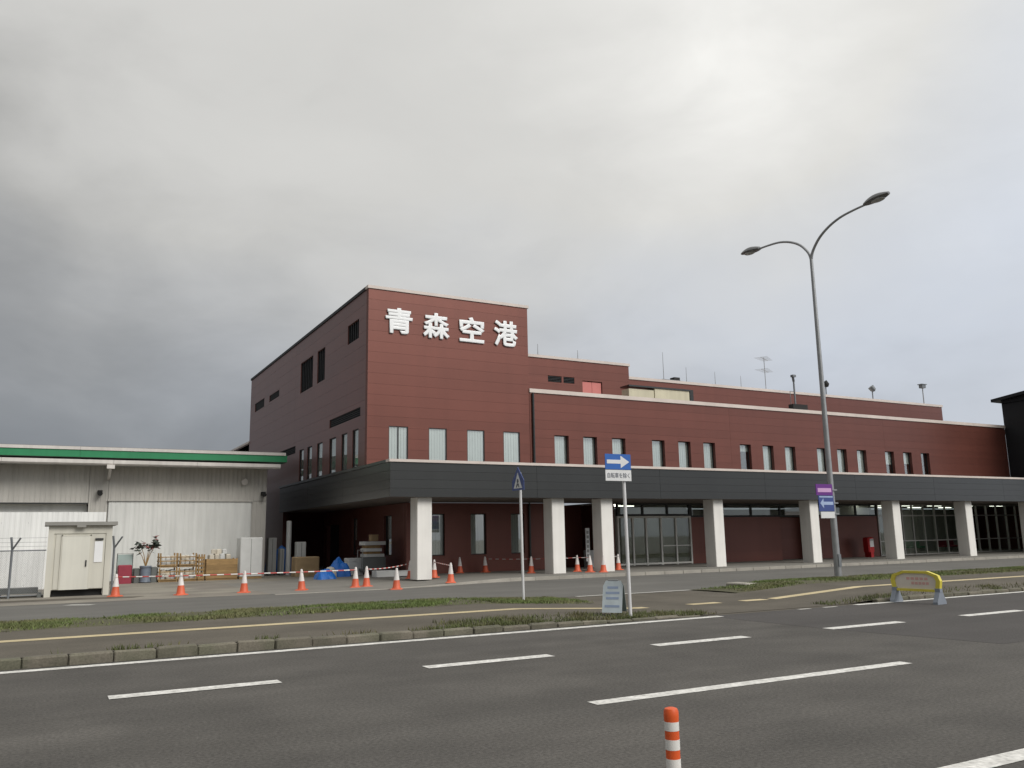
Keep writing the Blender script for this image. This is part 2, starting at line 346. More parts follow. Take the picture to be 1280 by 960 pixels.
def clad_wall(parent, name, fn, u0, u1, z0, z1, holes, row, bays, backmat='cladding_joint', mat='cladding', thick=0.26, pname='cladding_panel', joint=0.006):
    mb = MB()
    for r_ in rect_minus(u0, u1, z0, z1, holes): mbox(mb, fn, r_[0], r_[1], -thick, -0.009, r_[2], r_[3])
    w = mb.build(name, backmat, parent, True)
    us = [u0+(u1-u0)*i/bays for i in range(bays+1)] if isinstance(bays, int) else bays
    n = max(1, round((z1-z0)/row)); zs = [z0+(z1-z0)*i/n for i in range(n+1)]
    for a, b in zip(us[:-1], us[1:]):
        for c, d in zip(zs[:-1], zs[1:]):
            ja = 0 if a == u0 else joint/2; jb = 0 if b == u1 else joint/2
            for r_ in rect_minus(a+ja, b-jb, c+joint/2, d-joint/2, holes):
                mb = MB(); mbox(mb, fn, r_[0], r_[1], -0.009, 0, r_[2], r_[3]); mb.build(pname, mat, w, True)
    return w
def window(parent, fn, u0, u1, z0, z1, depth=0.2, blind=1.0, fw_=0.04, mull=False, back=True, framemat='frame_dark', name='window'):
    mb = MB()
    for a, b, c, d in ((u0, u0+fw_, z0, z1), (u1-fw_, u1, z0, z1), (u0+fw_, u1-fw_, z0, z0+fw_), (u0+fw_, u1-fw_, z1-fw_, z1)): mbox(mb, fn, a, b, -depth-0.05, -depth+0.01, c, d)
    if mull: mbox(mb, fn, (u0+u1)/2-0.02, (u0+u1)/2+0.02, -depth-0.05, -depth+0.01, z0+fw_, z1-fw_)
    w = mb.build(name, framemat, parent, True)
    p_ = MB(); mbox(p_, fn, u0+fw_, u1-fw_, -depth-0.03, -depth-0.022, z0+fw_, z1-fw_); p_.build('pane', 'glass', w, True)
    if blind > 0:
        p_ = MB(); zb = z1-fw_-(z1-z0-2*fw_)*blind; n = max(4, int((u1-u0)/0.07))
        for i in range(n):
            a = u0+fw_+(u1-u0-2*fw_)*i/n; b = u0+fw_+(u1-u0-2*fw_)*(i+0.94)/n
            mbox(p_, fn, a, b, -depth-0.06-0.015*(i % 2), -depth-0.05-0.015*(i % 2), zb, z1-fw_)
        p_.build('blind', 'blind', w, True)
    if back:
        p_ = MB(); mbox(p_, fn, u0-0.02, u1+0.02, -depth-0.62, -depth-0.6, z0-0.02, z1+0.02); p_.build('window_back', 'room_dark', w, True)
    return w

# ------------------------------------------------------------------ ground, roads, pavements
sw_z = lambda x: (0.15 if x < 8.8 else 0.15*(1-(x-8.8)/3.0) if x < 11.8 else 0.0) if x < 14 else (0.0 if x < 16.0 else 0.16*min(1, (x-16.0)/3.2))
kb_z = lambda x: (0.13 if x < 3 else 0.13-0.065*(x-3)/5.0 if x < 8 else max(0.0, 0.065*(1-(x-8)/4.0))) if x < 14 else min(0.075, sw_z(x))
struct(sheet('ground', [(-1500, -1500), (1500, -1500), (1500, 1500), (-1500, 1500)], -0.02, 'ground'))
road = struct(sheet('road', [(-120, -6), (200, -6), (200, 13.45), (-120, 13.45)], 0.0, 'asphalt'))
def line(name, pts, mat='paint_white', parent=road, z=0.004): return sheet(name, pts, z, mat, parent, True)
def strip(x0, x1, y, w=0.15): return [(x0, y-w/2), (x1, y-w/2), (x1, y+w/2), (x0, y+w/2)]
struct(sheet('asphalt_patch', [(11.75, 13.45), (11.72, 10.6), (12.05, 7.6), (60, 7.7), (60, 13.45)], 0.0022, 'asphalt_new'))
line('edge_line', strip(-60, 11.95, 13.27, 0.21))
for a, b in ((14.2, 14.55), (14.95, 15.35)): line('edge_line', strip(a, b, 13.36, 0.12), 'paint_worn', z=0.006)
line('edge_line', strip(16.0, 120, 13.38, 0.18), z=0.006)
for k in range(-8, 30):
    x = 0.74+3.66*k
    if -20 < x < 80: line('lane_marking', strip(x, x+1.82+0.05*(k % 2), 10.42, 0.24), z=0.006)
line('lane_marking', strip(4.82, 9.48, 7.25, 0.19))
line('edge_line', strip(-30, 90, 3.93, 0.19))

def pave_strip(name, xs, y0, y1, mat, dz=0.0, parent=None):
    mb = MB(); n = len(xs)
    mb.add([(x, y0, sw_z(x)+dz) for x in xs]+[(x, y1, sw_z(x)+dz) for x in xs], [(i, i+1, n+i+1, n+i) for i in range(n-1)])
    return mb.build(name, mat, parent, parent is not None)
xs_all = [-60, -20, 0, 4, 8, 8.8, 9.5, 10.2, 11.0, 11.8, 12.4, 14, 15.2, 16, 17, 18, 19.2, 24, 32, 60, 120]
def side_walk():
    xs = sorted(set(xs_all+[1, 2, 3, 5, 6, 7, 10.6])); mb = MB(); n = len(xs); ys = (13.66, 14.5, 17.75)
    for k, y in enumerate(ys): mb.v += [(x, y, (kb_z(x) if k == 0 else sw_z(x))+0.003) for x in xs]
    for k in range(2): mb.f += [(k*n+i, k*n+i+1, (k+1)*n+i+1, (k+1)*n+i) for i in range(n-1)]
    mb.m = [0]*len(mb.f); return mb.build('sidewalk', 'asphalt_path')
walk = struct(side_walk())
struct(sheet('gutter', [(-60, 13.40), (11.6, 13.40), (11.9, 13.56), (-60, 13.56)], 0.0035, 'gutter_shade'))  # kerb foot shadow painted as a dark strip, left side
struct(sheet('gutter', [(16.6, 13.49), (120, 13.49), (120, 13.57), (16.6, 13.57)], 0.0075, 'gutter_shade'))  # same painted shadow strip along the right kerb
pave_strip('tactile_strip', [x for x in xs_all if x <= 11.8]+[12.1], 15.74, 16.06, 'tactile', 0.008, walk)
for a, b in ((13.35, 14.25), (15.0, 15.75)): pave_strip('tactile_strip', [a, b], 15.72, 16.04, 'tactile', 0.008, walk)
pave_strip('tactile_strip', [16.0, 17, 18, 19.2, 24, 32, 60, 120], 15.74, 16.06, 'tactile', 0.008, walk)
struct(sheet('driveway', [(-120, 13.45), (200, 13.45), (200, 20.15), (-120, 20.15)], -0.004, 'asphalt_path'))
struct(sheet('inner_road', [(-120, 20.15), (200, 20.15), (200, 35), (-120, 35)], 0.0, 'asphalt_inner'))
# kerb stones beside the road, one by one
ks = MB(); ks.cbox(0.003, 0.558, 0, 0.17, -0.05, 0.19, 0.022); proto = ks.build('kerb_stone', 'kerb', walk, False)
kerb_meshes = [proto.data]
for j in range(3):
    me = proto.data.copy()
    for v in me.vertices: v.co += Vector((random.uniform(-.006, .006), random.uniform(-.008, .008), random.uniform(-.010, .006)))
    kerb_meshes.append(me)
bw = Vector(base_of(walk)); first = True
for x in [-0.13+0.562*k for k in range(-14, 21)]+[16.9+0.562*k for k in range(0, 60)]:
    o = proto if first else proto.copy()
    if not first: col.objects.link(o); o.parent = walk; o.data = random.choice(kerb_meshes)
    first = False
    drop = 0.17-kb_z(x+0.28)
    o.location = Vector((x, 13.53+random.uniform(-.012, .012), -drop+random.uniform(-.012, .008)))-bw
    o.rotation_euler = (random.uniform(-.03, .03), random.uniform(-.012, .012), random.uniform(-.012, .012))
# verge between pavement and inner road
def verge(xs, name):
    mb = MB(); rows = 6; ncol = len(xs)
    for j in range(rows+1):
        y = 17.75+2.4*j/rows
        for i, x in enumerate(xs):
            hgt = sw_z(x)*(1 if j < rows else 0.1)*(1 if x < 14 else max(0.0, min(1, (x-17.0)/2.0)))+0.03*math.sin(math.pi*j/rows)+(0.02*mnoise.noise(Vector((x*1.3, y*1.3, 0))))
            mb.v.append((x, y, max(0.008, hgt)))
    for j in range(rows):
        for i in range(ncol-1): mb.f.append((j*ncol+i, j*ncol+i+1, (j+1)*ncol+i+1, (j+1)*ncol+i)); mb.m.append(0)
    return struct(mb.build(name, 'soil', smooth=True))
verge([-30+0.5*i for i in range(int((12.1+30)/0.5)+1)], 'verge')
verge([16.9+0.5*i for i in range(120)], 'verge')
# white gutter line across the driveway mouth and raised kerb end of the right verge
inner_line = line('gutter_line', strip(12.9, 18.4, 20.02, 0.20), 'paint_worn', None, 0.007); struct(inner_line)
mb = MB(); mb.cbox(18.35, 18.85, 19.2, 20.1, 0, 0.16, 0.03); o = mb.build('kerb_stone', 'kerb_light', walk, True)
# apron under the canopy
def apron():
    xs = [6.5, 8.4, 10.5, 12.0, 13.2, 14.3, 15.6, 20, 30, 40, 50, 66]
    ye = [27.35, 27.4, 27.5, 27.8, 28.2, 28.55, 28.75, 28.8, 28.8, 28.8, 28.8, 28.8]
    zz = [0.006, 0.008, 0.012, 0.03, 0.06, 0.09, 0.12, 0.12, 0.12, 0.12, 0.12, 0.12]
    mb = MB(); n = len(xs); k = 3
    for fr in (0, 0.5, 1):
        for x, y, z in zip(xs, ye, zz): mb.v.append((x, y+0.16+(36.5-y)*fr, max(z, 0.12*fr if x > 9 else z)))
    for j in range(k-1):
        for i in range(n-1): mb.f.append((j*n+i, j*n+i+1, (j+1)*n+i+1, (j+1)*n+i)); mb.m.append(0)
    ap = struct(mb.build('pavement', 'apron'))
    mb = MB()
    for i in range(n-1):
        segs = max(1, int((xs[i+1]-xs[i])/1.0))
        for q in range(segs):
            def at(t): return (xs[i]+(xs[i+1]-xs[i])*t, ye[i]+(ye[i+1]-ye[i])*t, zz[i]+(zz[i+1]-zz[i])*t)
            a = at(q/segs+0.0015); b = at((q+1)/segs-0.0015); m_ = MB()
            m_.add([(a[0],a[1],-0.01),(b[0],b[1],-0.01),(b[0],b[1]+.18,-0.01),(a[0],a[1]+.18,-0.01),(a[0],a[1],a[2]+.006),(b[0],b[1],b[2]+.006),(b[0],b[1]+.18,b[2]+.006),(a[0],a[1]+.18,a[2]+.006)],
                   [(0,3,2,1),(4,5,6,7),(0,1,5,4),(1,2,6,5),(2,3,7,6),(3,0,4,7)])
            m_.build('kerb_stone', 'kerb_light', ap, True)
apron()
yard = struct(sheet('yard', [(-60, 28.1), (-10, 28.1), (4, 27.95), (9.5, 27.75), (12.2, 29.5), (14.0, 36.2), (14.0, 60), (-60, 60)], 0.0045, 'yard'))
struct(sheet('yard_patch', [(-30, 29.9), (-1, 29.7), (2.6, 29.35), (3.0, 29.9), (1, 30.6), (-30, 31)], 0.0088, 'asphalt_path'))
o = sheet('white_paint_mark', [(0.62, 27.05), (1.25, 26.65), (1.45, 26.85), (0.85, 27.3)], 0.006, 'paint_worn'); struct(o)

# grass blades and weeds
def blades(name, mat, pts, h0, h1, w, lean=0.5):
    vs_, fs = [], []
    for x, y, z in pts:
        a = random.uniform(0, 6.283); h = random.uniform(h0, h1); ww = w*random.uniform(.6, 1.4); l = lean*h*random.random(); b = random.uniform(0, 6.283)
        dx, dy = math.cos(a)*ww/2, math.sin(a)*ww/2; i = len(vs_)
        vs_ += [(x-dx, y-dy, z-0.01), (x+dx, y+dy, z-0.01), (x+l*math.cos(b), y+l*math.sin(b), z+h)]; fs.append((i, i+1, i+2))
    mb = MB(); mb.v = vs_; mb.f = fs; mb.m = [0]*len(fs)
    return mb.build(name, mat)
def scatter(n, x0, x1, y0, y1, dens, zf):
    out = []
    while len(out) < n:
        x = random.uniform(x0, x1); y = random.uniform(y0, y1)
        if random.random() < dens(x, y): out.append((x, y, zf(x, y)))
    return out
nz = lambda x, y, s=0.9: 0.5+0.5*mnoise.noise(Vector((x*s, y*s, 3.3)))
vz = lambda x, y: max(0.01, sw_z(x)*(1 if x < 14 else max(0.0, min(1, (x-17.0)/2.0)))*(1 if y < 19.6 else max(0.1, (20.1-y)/0.5))+0.02)
edge = lambda y: max(0.03, min(1, (y-17.7)/0.5))*max(0.03, min(1, (20.2-y)/0.4))
g = blades('grass', 'grass', scatter(52000, -6, 12.0, 17.5, 20.25, lambda x, y: max(0.03, min(1, (nz(x, y)-0.28)*2.6))*edge(y)*(1 if x < 9 else 1.0), vz)
           + scatter(52000, 17.2, 52, 17.5, 20.25, lambda x, y: max(0.04, min(1, (nz(x, y, .6)-0.25)*2.6))*edge(y), vz), 0.015, 0.065, 0.026, 1.3)
g['kind'] = 'stuff'; g['label'] = 'short patchy grass on the verge'; g['category'] = 'grass'
kz = lambda x, y: kb_z(x)+(sw_z(x)-kb_z(x))*max(0, min(1, (y-13.66)/0.84))+(0.02 if y < 13.7 else 0.005)
g = blades('weeds', 'weed', scatter(1100, -4, 11.9, 13.66, 13.80, lambda x, y: max(0.0, nz(x*1.5, y, 1.0)-0.6)*2.4 + (0.4 if 5.5 < x else 0.01), kz)
           + scatter(3400, 6.2, 12.2, 13.62, 14.4, lambda x, y: 0.15+max(0.0, nz(x, y, 1.7)-0.4)*2, kz)
           + scatter(3000, 15.5, 40, 13.62, 14.25, lambda x, y: 0.1+max(0.0, nz(x, y, 1.1)-0.45)*2, kz), 0.02, 0.095, 0.02, 0.9)
g['kind'] = 'stuff'; g['label'] = 'low weeds growing along the kerb'; g['category'] = 'weeds'

# ------------------------------------------------------------------ terminal building
term = thing('terminal_building', (11.7, 34.0, 0), 'red-brown clad airport terminal with tall corner block and long grey canopy', 'building')
FY = 34.0; GY = 35.4; SX = 11.7; GX = 14.05
fF = FRONT(FY); fS = SIDE(SX); fG = FRONT(GY); fGS = SIDE(GX)
ZC0, ZC1 = 3.24, 4.66
# tall block, front
tw = [(12.67, 13.55), (14.52, 15.38), (16.38, 17.25), (18.22, 19.08)]
holes = [(a, b, 4.95, 6.43) for a, b in tw]
clad_wall(term, 'tower_front_wall', fF, SX, 19.62, 4.5, 12.42, holes, 0.455, 1)
for i, (a, b) in enumerate(tw): window(term, fF, a, b, 4.95, 6.43, 0.03, 1.0, 0.03, mull=(i == 0))
# tall block, left side
sw_ = [(35.12, 35.92), (36.68, 37.5), (38.36, 39.4), (40.55, 41.5), (42.42, 43.3), (43.98, 44.85)]
sholes = [(a, b, 4.75, 6.42) for a, b in sw_]
lv = [(35.25, 36.83, 10.47, 11.36), (40.45, 41.78, 9.50, 11.16), (42.6, 45.0, 9.50, 11.16), (49.8, 52.3, 10.12, 10.52), (53.7, 56.4, 10.06, 10.62), (34.9, 39.45, 6.93, 7.33), (45.7, 51.8, 6.35, 6.75)]
clad_wall(term, 'tower_side_wall', fS, 34.262, 57.8, 4.5, 12.42, sholes+lv, 0.61, 2)
for a, b in sw_: window(term, fS, a, b, 4.75, 6.42, 0.045, 1.0)
for a, b, c, d in lv:
    mb = MB(); mbox(mb, fS, a, b, -0.24, -0.22, c, d)
    w = mb.build('louvre', 'louvre', term, True)
    m_ = MB()
    if d-c > 0.7:
        n = max(2, int((b-a)/0.3))
        for i in range(n+1): u = a+0.03+(b-a-0.06)*i/n; mbox(m_, fS, u-0.025, u+0.025, -0.20, -0.05, c, d)
    else:
        n = max(2, int((d-c)/0.09))
        for i in range(n+1): z = c+0.02+(d-c-0.04)*i/n; mbox(m_, fS, a, b, -0.20, -0.04, z-0.02, z+0.02)
    m_.build('slat', 'louvre', w, True)
# lower rear wing and wall running to the ground behind the side canopy
clad_wall(term, 'side_ground_wall', fS, 48.0, 57.8, 0.0, 4.5, [], 0.9, 1)
clad_wall(term, 'rear_wing_wall', fS, 57.8, 75, 0.0, 8.15, [], 0.9, 1)
mb = MB(); mb.box(SX, 19.62, 57.8, 75, 0, 8.1); mb.build('rear_wing', 'cladding_joint', term, True)
mb = MB(); mb.box(SX-0.06, 19.7, 57.8, 75.1, 8.16, 8.3); mb.build('coping', 'coping', term, True)
mb = MB(); mb.box(SX+0.3, 19.61, FY+0.9, 57.7, 5.0, 12.3); mb.build('tower_core', 'cladding_joint', term, True)
mb = MB(); mb.box(19.3, 19.62, 34.262, 57.8, 8.0, 12.42); mb.build('tower_right_wall', 'cladding', term, True)
mb = MB(); mb.box(SX-0.05, 19.68, FY-0.05, FY+0.3, 12.425, 12.56); mb.build('coping', 'coping', term, True)
mb = MB(); mb.box(SX-0.05, SX+0.3, FY+0.3, 57.85, 12.425, 12.56); mb.box(19.32, 19.68, FY+0.3, 57.85, 12.425, 12.56); mb.build('coping', 'louvre', term, True)
mb = MB(); mb.box(SX+.3, 19.3, FY+.3, 57.7, 12.2, 12.35); mb.build('roof_deck', 'roof', term, True)
# sign letters
for ch, (a, b, c, d) in zip('青森空港', ((12.46, 13.72, 10.50, 11.66), (14.22, 15.52, 10.46, 11.64), (16.00, 17.28, 10.45, 11.64), (17.76, 19.05, 10.42, 11.66))):
    o = place_text('sign_letter', ch, 'letter', term, a, b, c, d, 0.04, 0.075, fF, 0.032)
# long wing, front
groups = [(20.96, 22.59, 24.29), (26.75, 28.45, 30.12), (32.68, 34.35, 36.03), (38.56, 40.22, 41.91), (44.40, 46.06, 47.75)]
ww = [(x, x+0.80) for g_ in groups for x in g_]
clad_wall(term, 'wing_front_wall', fF, 19.64, 56.84, 4.5, 8.34, [(a, b, 4.98, 6.38) for a, b in ww], 0.427, 3)
bl = [1]*6+[0.25, 1, 1, 1, 1, 1, 0.55, 0.5, 0.0]
for (a, b), f_ in zip(ww, bl): window(term, fF, a, b, 4.98, 6.38, 0.19, f_, 0.03)
mb = MB(); mb.box(19.64, 56.8, FY+0.9, 60, 4.7, 8.25); mb.build('wing_core', 'cladding_joint', term, True)
mb = MB(); mb.box(19.63, 57.0, FY-0.06, FY+0.3, 8.345, 8.53); mb.build('coping', 'coping', term, True)
mb = MB(); mb.box(19.64, 60, FY+0.3, 60, 8.26, 8.31); mb.build('roof_deck', 'roof', term, True)
mb = MB(); mb.tube([(19.80, FY-0.07, 4.75), (19.80, FY-0.07, 8.30)], 0.055, 10); mb.build('downpipe', 'fascia', term, True, smooth=True)
# set-back roof storeys
fP = FRONT(38.0); fQ = FRONT(40.0)
ph = [(25.32, 26.62, 8.40, 10.02), (23.12, 23.98, 9.80, 10.14), (24.10, 24.80, 9.80, 10.14)]
clad_wall(term, 'roof_storey_wall', fP, 19.66, 28.48, 8.32, 11.06, ph, 0.457, 1)
mb = MB(); mb.box(19.66, 28.48, 38.3, 39.9, 8.32, 11.0); mb.build('roof_storey', 'cladding_joint', term, True)
mb = MB(); mb.box(19.66, 28.54, 37.94, 39.95, 11.065, 11.21); mb.build('coping', 'coping', term, True)
d_ = MB(); mbox(d_, fP, 25.36, 25.96, -0.12, -0.06, 8.4, 9.98); mbox(d_, fP, 25.98, 26.58, -0.12, -0.06, 8.4, 9.98); d_ = d_.build('roof_door', 'pink_door', term, True); d_['label'] = 'pale red double door on the roof storey'
h_ = MB(); mbox(h_, fP, 25.90, 25.94, -0.06, -0.01, 9.05, 9.2); h_.build('handle', 'alu', d_, True)
for a, b, c, d in ph[1:]:
    mb = MB(); mbox(mb, fP, a, b, -0.2, -0.18, c, d); w = mb.build('louvre', 'louvre', term, True)
    m_ = MB()
    for i in range(4): z = c+0.05+(d-c-0.1)*i/3; mbox(m_, fP, a, b, -0.17, -0.02, z-0.015, z+0.015)
    m_.build('slat', 'louvre', w, True)
clad_wall(term, 'roof_storey_wall', fQ, 28.49, 59.2, 8.32, 10.78, [], 0.49, 2)
mb = MB(); mb.box(28.5, 59.2, 40.3, 60, 8.32, 10.7); mb.build('roof_storey', 'cladding_joint', term, True)
mb = MB(); mb.box(28.49, 59.26, 39.94, 60.05, 10.785, 10.95); mb.build('coping', 'coping', term, True)
cr = MB(); cr.box(28.6, 31.0, 35.9, 36.6, 8.32, 9.46); cr = cr.build('roof_parapet_box', 'cream', term, True); cr['label'] = 'cream sheeted plant box behind the parapet'
c2_ = MB(); c2_.box(26.9, 28.58, 35.95, 36.6, 8.32, 9.36); c2_.build('roof_parapet_box', 'cream', term, True)
c2_ = MB(); c2_.box(26.85, 31.05, 35.85, 36.65, 9.462, 9.55); c2_.build('coping', 'fascia', term, True)
c2_ = MB(); c2_.box(31.06, 31.3, 35.9, 36.2, 8.8, 9.55); c2_.build('end_post', 'louvre', term, True)
# canopy
can = MB(); can.box(11.60, 66, 30.72, GY+0.3, ZC0+0.02, ZC1-0.05); can.box(11.60, GX+0.3, GY+0.3, 48.0, ZC0+0.02, ZC1-0.05)
can = can.build('canopy', 'soffit', term, True)
nb = 4; hh = (ZC1-0.09-ZC0)/nb
for j in range(nb):
    z0 = ZC0+hh*j+0.003; z1 = ZC0+hh*(j+1)-0.003
    us = [11.48]+[11.48+6.47*i for i in range(1, 8)]+[66.0]
    for a, b in zip(us[:-1], us[1:]): mb = MB(); mb.box(a+(0.006 if a > 11.5 else 0), b-0.004, 30.60, 30.70, z0, z1); mb.build('fascia_panel', 'fascia', can, True)
    vs2 = [30.71, 36.5, 42.25, 48.0]
    for a, b in zip(vs2[:-1], vs2[1:]): mb = MB(); mb.box(11.48, 11.585, a, b-0.012, z0, z1); mb.build('fascia_panel', 'fascia', can, True)
mb = MB(); mb.box(11.42, 66, 30.54, 30.95, ZC1-0.085, ZC1+0.02); mb.build('coping', 'coping', can, True)
mb = MB(); mb.box(11.42, 11.80, 30.95, 48.05, ZC1-0.085, ZC1+0.02); mb.build('coping', 'fascia', can, True)
mb = MB(); mb.box(11.8, 66, 30.95, 33.98, ZC1-0.05, ZC1-0.02); mb.build('canopy_roof', 'roof', can, True)
# columns
for x1 in (13.33, 19.45, 21.96, 28.38, 34.80, 41.15, 47.52, 53.9, 60.3):
    mb = MB(); mb.cbox(x1-0.62, x1, 30.9, 31.62, 0.10, ZC0+0.015, 0.02); mb.build('column', 'column', term, True)
for y in (36.9, 42.6):
    pass
# ground floor, left side (under the side canopy)
gsw = [(37.25, 38.25), (42.15, 43.0)]
clad_wall(term, 'ground_side_wall', fGS, 35.662, 48.0, 0.0, ZC0, [(a, b, 0.92, 2.75) for a, b in gsw]+[(45.2, 47.4, 0.0, 2.5)], 0.81, 1)
for a, b in gsw: window(term, fGS, a, b, 0.92, 2.75, 0.12, 0.6)
mb = MB(); mbox(mb, fGS, 45.2, 47.4, -0.24, -0.2, 0, 2.5); mb.build('side_door', 'louvre', term, True)
# ground floor, front
gw = [(15.08, 15.90), (17.20, 18.00), (19.30, 20.02)]
clad_wall(term, 'ground_front_wall', fG, GX, 21.7, 0.0, ZC0, [(a, b, 0.90, 2.75) for a, b in gw], 0.81, 1)
for a, b in gw: window(term, fG, a, b, 0.90, 2.75, 0.12, 1.0)
mb = MB(); mb.tube([(20.28, GY-0.07, 0.12), (20.28, GY-0.07, ZC0)], 0.05, 10); mb.build('downpipe', 'fascia', term, True, smooth=True)
fA = FRONT(38.2)
clad_wall(term, 'alcove_wall', fA, 21.7, 25.3, 0.0, ZC0, [], 0.63, 1)
mb = MB(); mb.box(21.44, 21.7, GY+0.262, 38.2, 0, ZC0); mb.build('alcove_side', 'cladding', term, True)
mb = MB(); mb.box(25.1, 25.3, GY+0.1, 38.2, 0, ZC0); mb.build('alcove_side', 'cladding', term, True)
# entrance: frame, doors, transom
def glazed(name, x0, x1, mull, z0, z1, rails, y=GY, glass='glass_entry', fmat='alu_pale', w=0.045):
    mb = MB(); fn = FRONT(y)
    for u in mull: mbox(mb, fn, u-w, u+w, -0.06, 0.06, z0, z1)
    for r_ in rails:
        for a, b in zip(mull[:-1], mull[1:]): mbox(mb, fn, a+w, b-w, -0.05, 0.05, r_-w, r_+w)
    f_ = mb.build(name, fmat, term, True)
    zz = sorted(rails)
    for a, b in zip(mull[:-1], mull[1:]):
        for c, d in zip(zz[:-1], zz[1:]):
            p_ = MB(); mbox(p_, fn, a+w, b-w, -0.012, 0.0, c+w, d-w); p_.build('pane', glass, f_, True)
    return f_
en = glazed('entrance_frame', 25.4, 30.12, [25.42, 26.34, 27.18, 28.14, 29.12, 30.10], 0.12, 2.60, [0.20, 2.55]); en['label'] = 'pale metal framed glass entrance doors'
mb = MB(); mbox(mb, fG, 28.2, 30.05, 0.055, 0.085, 1.06, 1.10); mb.build('push_rail', 'alu', en, True)
glazed('transom', 25.4, 30.12, [25.42, 27.0, 28.6, 30.10], 2.62, ZC0, [2.66, ZC0-0.03], fmat='frame_dark')
clad_wall(term, 'ground_front_wall', fG, 30.16, 36.7, 0.0, 2.53, [], 0.63, 1)
clad_wall(term, 'ground_front_wall', FRONT(GY+0.9), 36.7, 39.6, 0.0, 2.53, [], 0.63, 1)
clad_wall(term, 'ground_front_wall', fG, 39.6, 44.9, 0.0, 2.53, [], 0.63, 1)
mb = MB(); mb.box(36.45, 36.7, GY+0.262, GY+0.9, 0, 2.53); mb.box(39.6, 39.86, GY+0.262, GY+0.9, 0, 2.53); mb.build('return_wall', 'cladding', term, True)
glazed('transom', 30.16, 44.9, [30.20, 32.3, 34.5, 36.7, 38.9, 41.0, 43.0, 44.86], 2.54, ZC0, [2.58, ZC0-0.03], fmat='frame_dark')
gz = glazed('glazed_wall', 44.95, 66, [44.95, 46.3, 47.2, 48.2, 49.3, 50.4, 51.5, 52.6, 53.7, 54.8, 55.9, 57.0, 58.1, 59.2, 60.3, 61.4, 62.5, 63.6, 64.7, 65.8], 0.12, ZC0, [0.17, 1.0, 2.55, ZC0-0.03], fmat='alu', w=0.032)
# rooms behind the glass
mb = MB(); mb.box(25.3, 66, GY+0.3, 43, 0.08, 0.115); mb.build('interior_floor', 'room_floor', term, True)
mb = MB(); mb.box(25.3, 66, 43, 43.2, 0.1, ZC0); mb.box(30.1, 30.2, GY+0.3, 43, 0.12, ZC0); mb.box(44.6, 44.8, GY+0.3, 43, 0.12, ZC0); mb.build('interior_wall', 'room_wall', term, True)
mb = MB(); mb.box(66, 66.2, 30.7, 43, 0.0, 4.6); mb.build('end_wall', 'cladding', term, True)
mb = MB(); mb.box(25.3, 66, GY+0.31, 43, ZC0+0.05, ZC0+0.1); mb.build('interior_ceiling', 'room_wall', term, True)
for x, y in ((26.5, 37.5), (28.5, 39), (33.0, 36.6), (35.2, 36.6), (37.7, 36.9), (42.2, 36.6), (44.1, 36.6), (47.5, 37.5), (50.5, 37.5), (53.5, 37.5), (57.0, 37.5), (60.5, 37.5), (48.5, 40.5), (52.0, 40.5), (55.5, 40.5), (59.0, 40.5), (27.6, 41.0)):  # few lamps show through the glass; the rest are added to brighten the rooms
    mb = MB(); mb.box(x-0.6, x+0.6, y-0.12, y+0.12, ZC0+0.0, ZC0+0.045); mb.build('ceiling_light_and_fill', 'lamp_lit', term, True)
mb = MB(); mbox(mb, fG, 37.0, 38.4, 0.10, 0.14, 2.62, 2.82); mb.build('lintel_sign', 'sign_white', term, True)

# ------------------------------------------------------------------ black building at the right edge
bb = thing('black_building', (56.85, 31.4, 0), 'black clad building with rising roof edge at the right end of the red wing', 'building')
fB = SIDE(56.85)
wbk = clad_wall(bb, 'side_wall', fB, 28.6, 34.0, 4.70, 10.05, [], 0.6, 2, backmat='black_clad', mat='black_clad')
mb = MB(); mb.box(57.12, 75, 28.6, 34.0, 4.70, 10.0); mb.box(57.0, 75, 28.6, 30.5, 0, 4.695); mb.build('wall', 'black_clad', bb, True)
mb = MB(); mb.prism([(28.2, 11.05), (34.45, 10.36), (34.45, 10.16), (28.2, 10.85)], 0.45, -18, SIDE(56.85)); mb.prism([(28.6, 10.80), (34.0, 10.20), (34.0, 10.0), (28.6, 10.0)], 0.0, -18, SIDE(56.85)); mb.build('roof', 'black_clad', bb, True)

# ------------------------------------------------------------------ hangar with green eaves
hg = thing('cargo_shed', (-5, 43.0, 0), 'low grey cargo shed with bright green eaves and white gutter', 'building')
def corrug(mb, x0, x1, y, z0, z1, pitch=0.2, d=0.014, top=0.09):
    n = int(round((x1-x0)/pitch)); prof = []
    for i in range(n):
        a = x0+(x1-x0)*i/n; p_ = (x1-x0)/n
        prof += [(a, y), (a+p_*0.42, y), (a+p_*0.52, y-d), (a+p_*0.90, y-d)]
    prof.append((x1, y)); k = len(prof); o_ = len(mb.v)
    mb.v += [(x, yy, z0) for x, yy in prof]+[(x, yy, z1) for x, yy in prof]
    mb.f += [(o_+i, o_+i+1, o_+k+i+1, o_+k+i) for i in range(k-1)]; mb.m += [0]*(k-1)
mb = MB(); corrug(mb, -30, 1.70, 42.93, 3.52, 5.2); corrug(mb, 1.72, 2.50, 42.93, 0, 5.2); corrug(mb, 2.52, 9.62, 42.93, 3.64, 5.2); corrug(mb, 8.92, 9.62, 42.93, 0, 3.62); mb.build('wall_sheeting', 'shed_sheet', hg, True)
mb = MB(); mb.box(2.5, 9.64, 43.0, 60, 0, 5.2); mb.box(-30, 2.5, 46, 60, 0, 5.2); mb.box(-30, 2.5, 43.0, 46, 3.5, 5.2); mb.build('wall', 'shed_sheet', hg, True)
mb = MB(); corrug(mb, 2.56, 8.88, 42.86, 0.03, 3.60, 0.2, 0.008); mb.box(2.54, 8.90, 42.88, 42.95, 0.03, 3.6); dr = mb.build('sliding_door', 'door_sheet', hg, True)
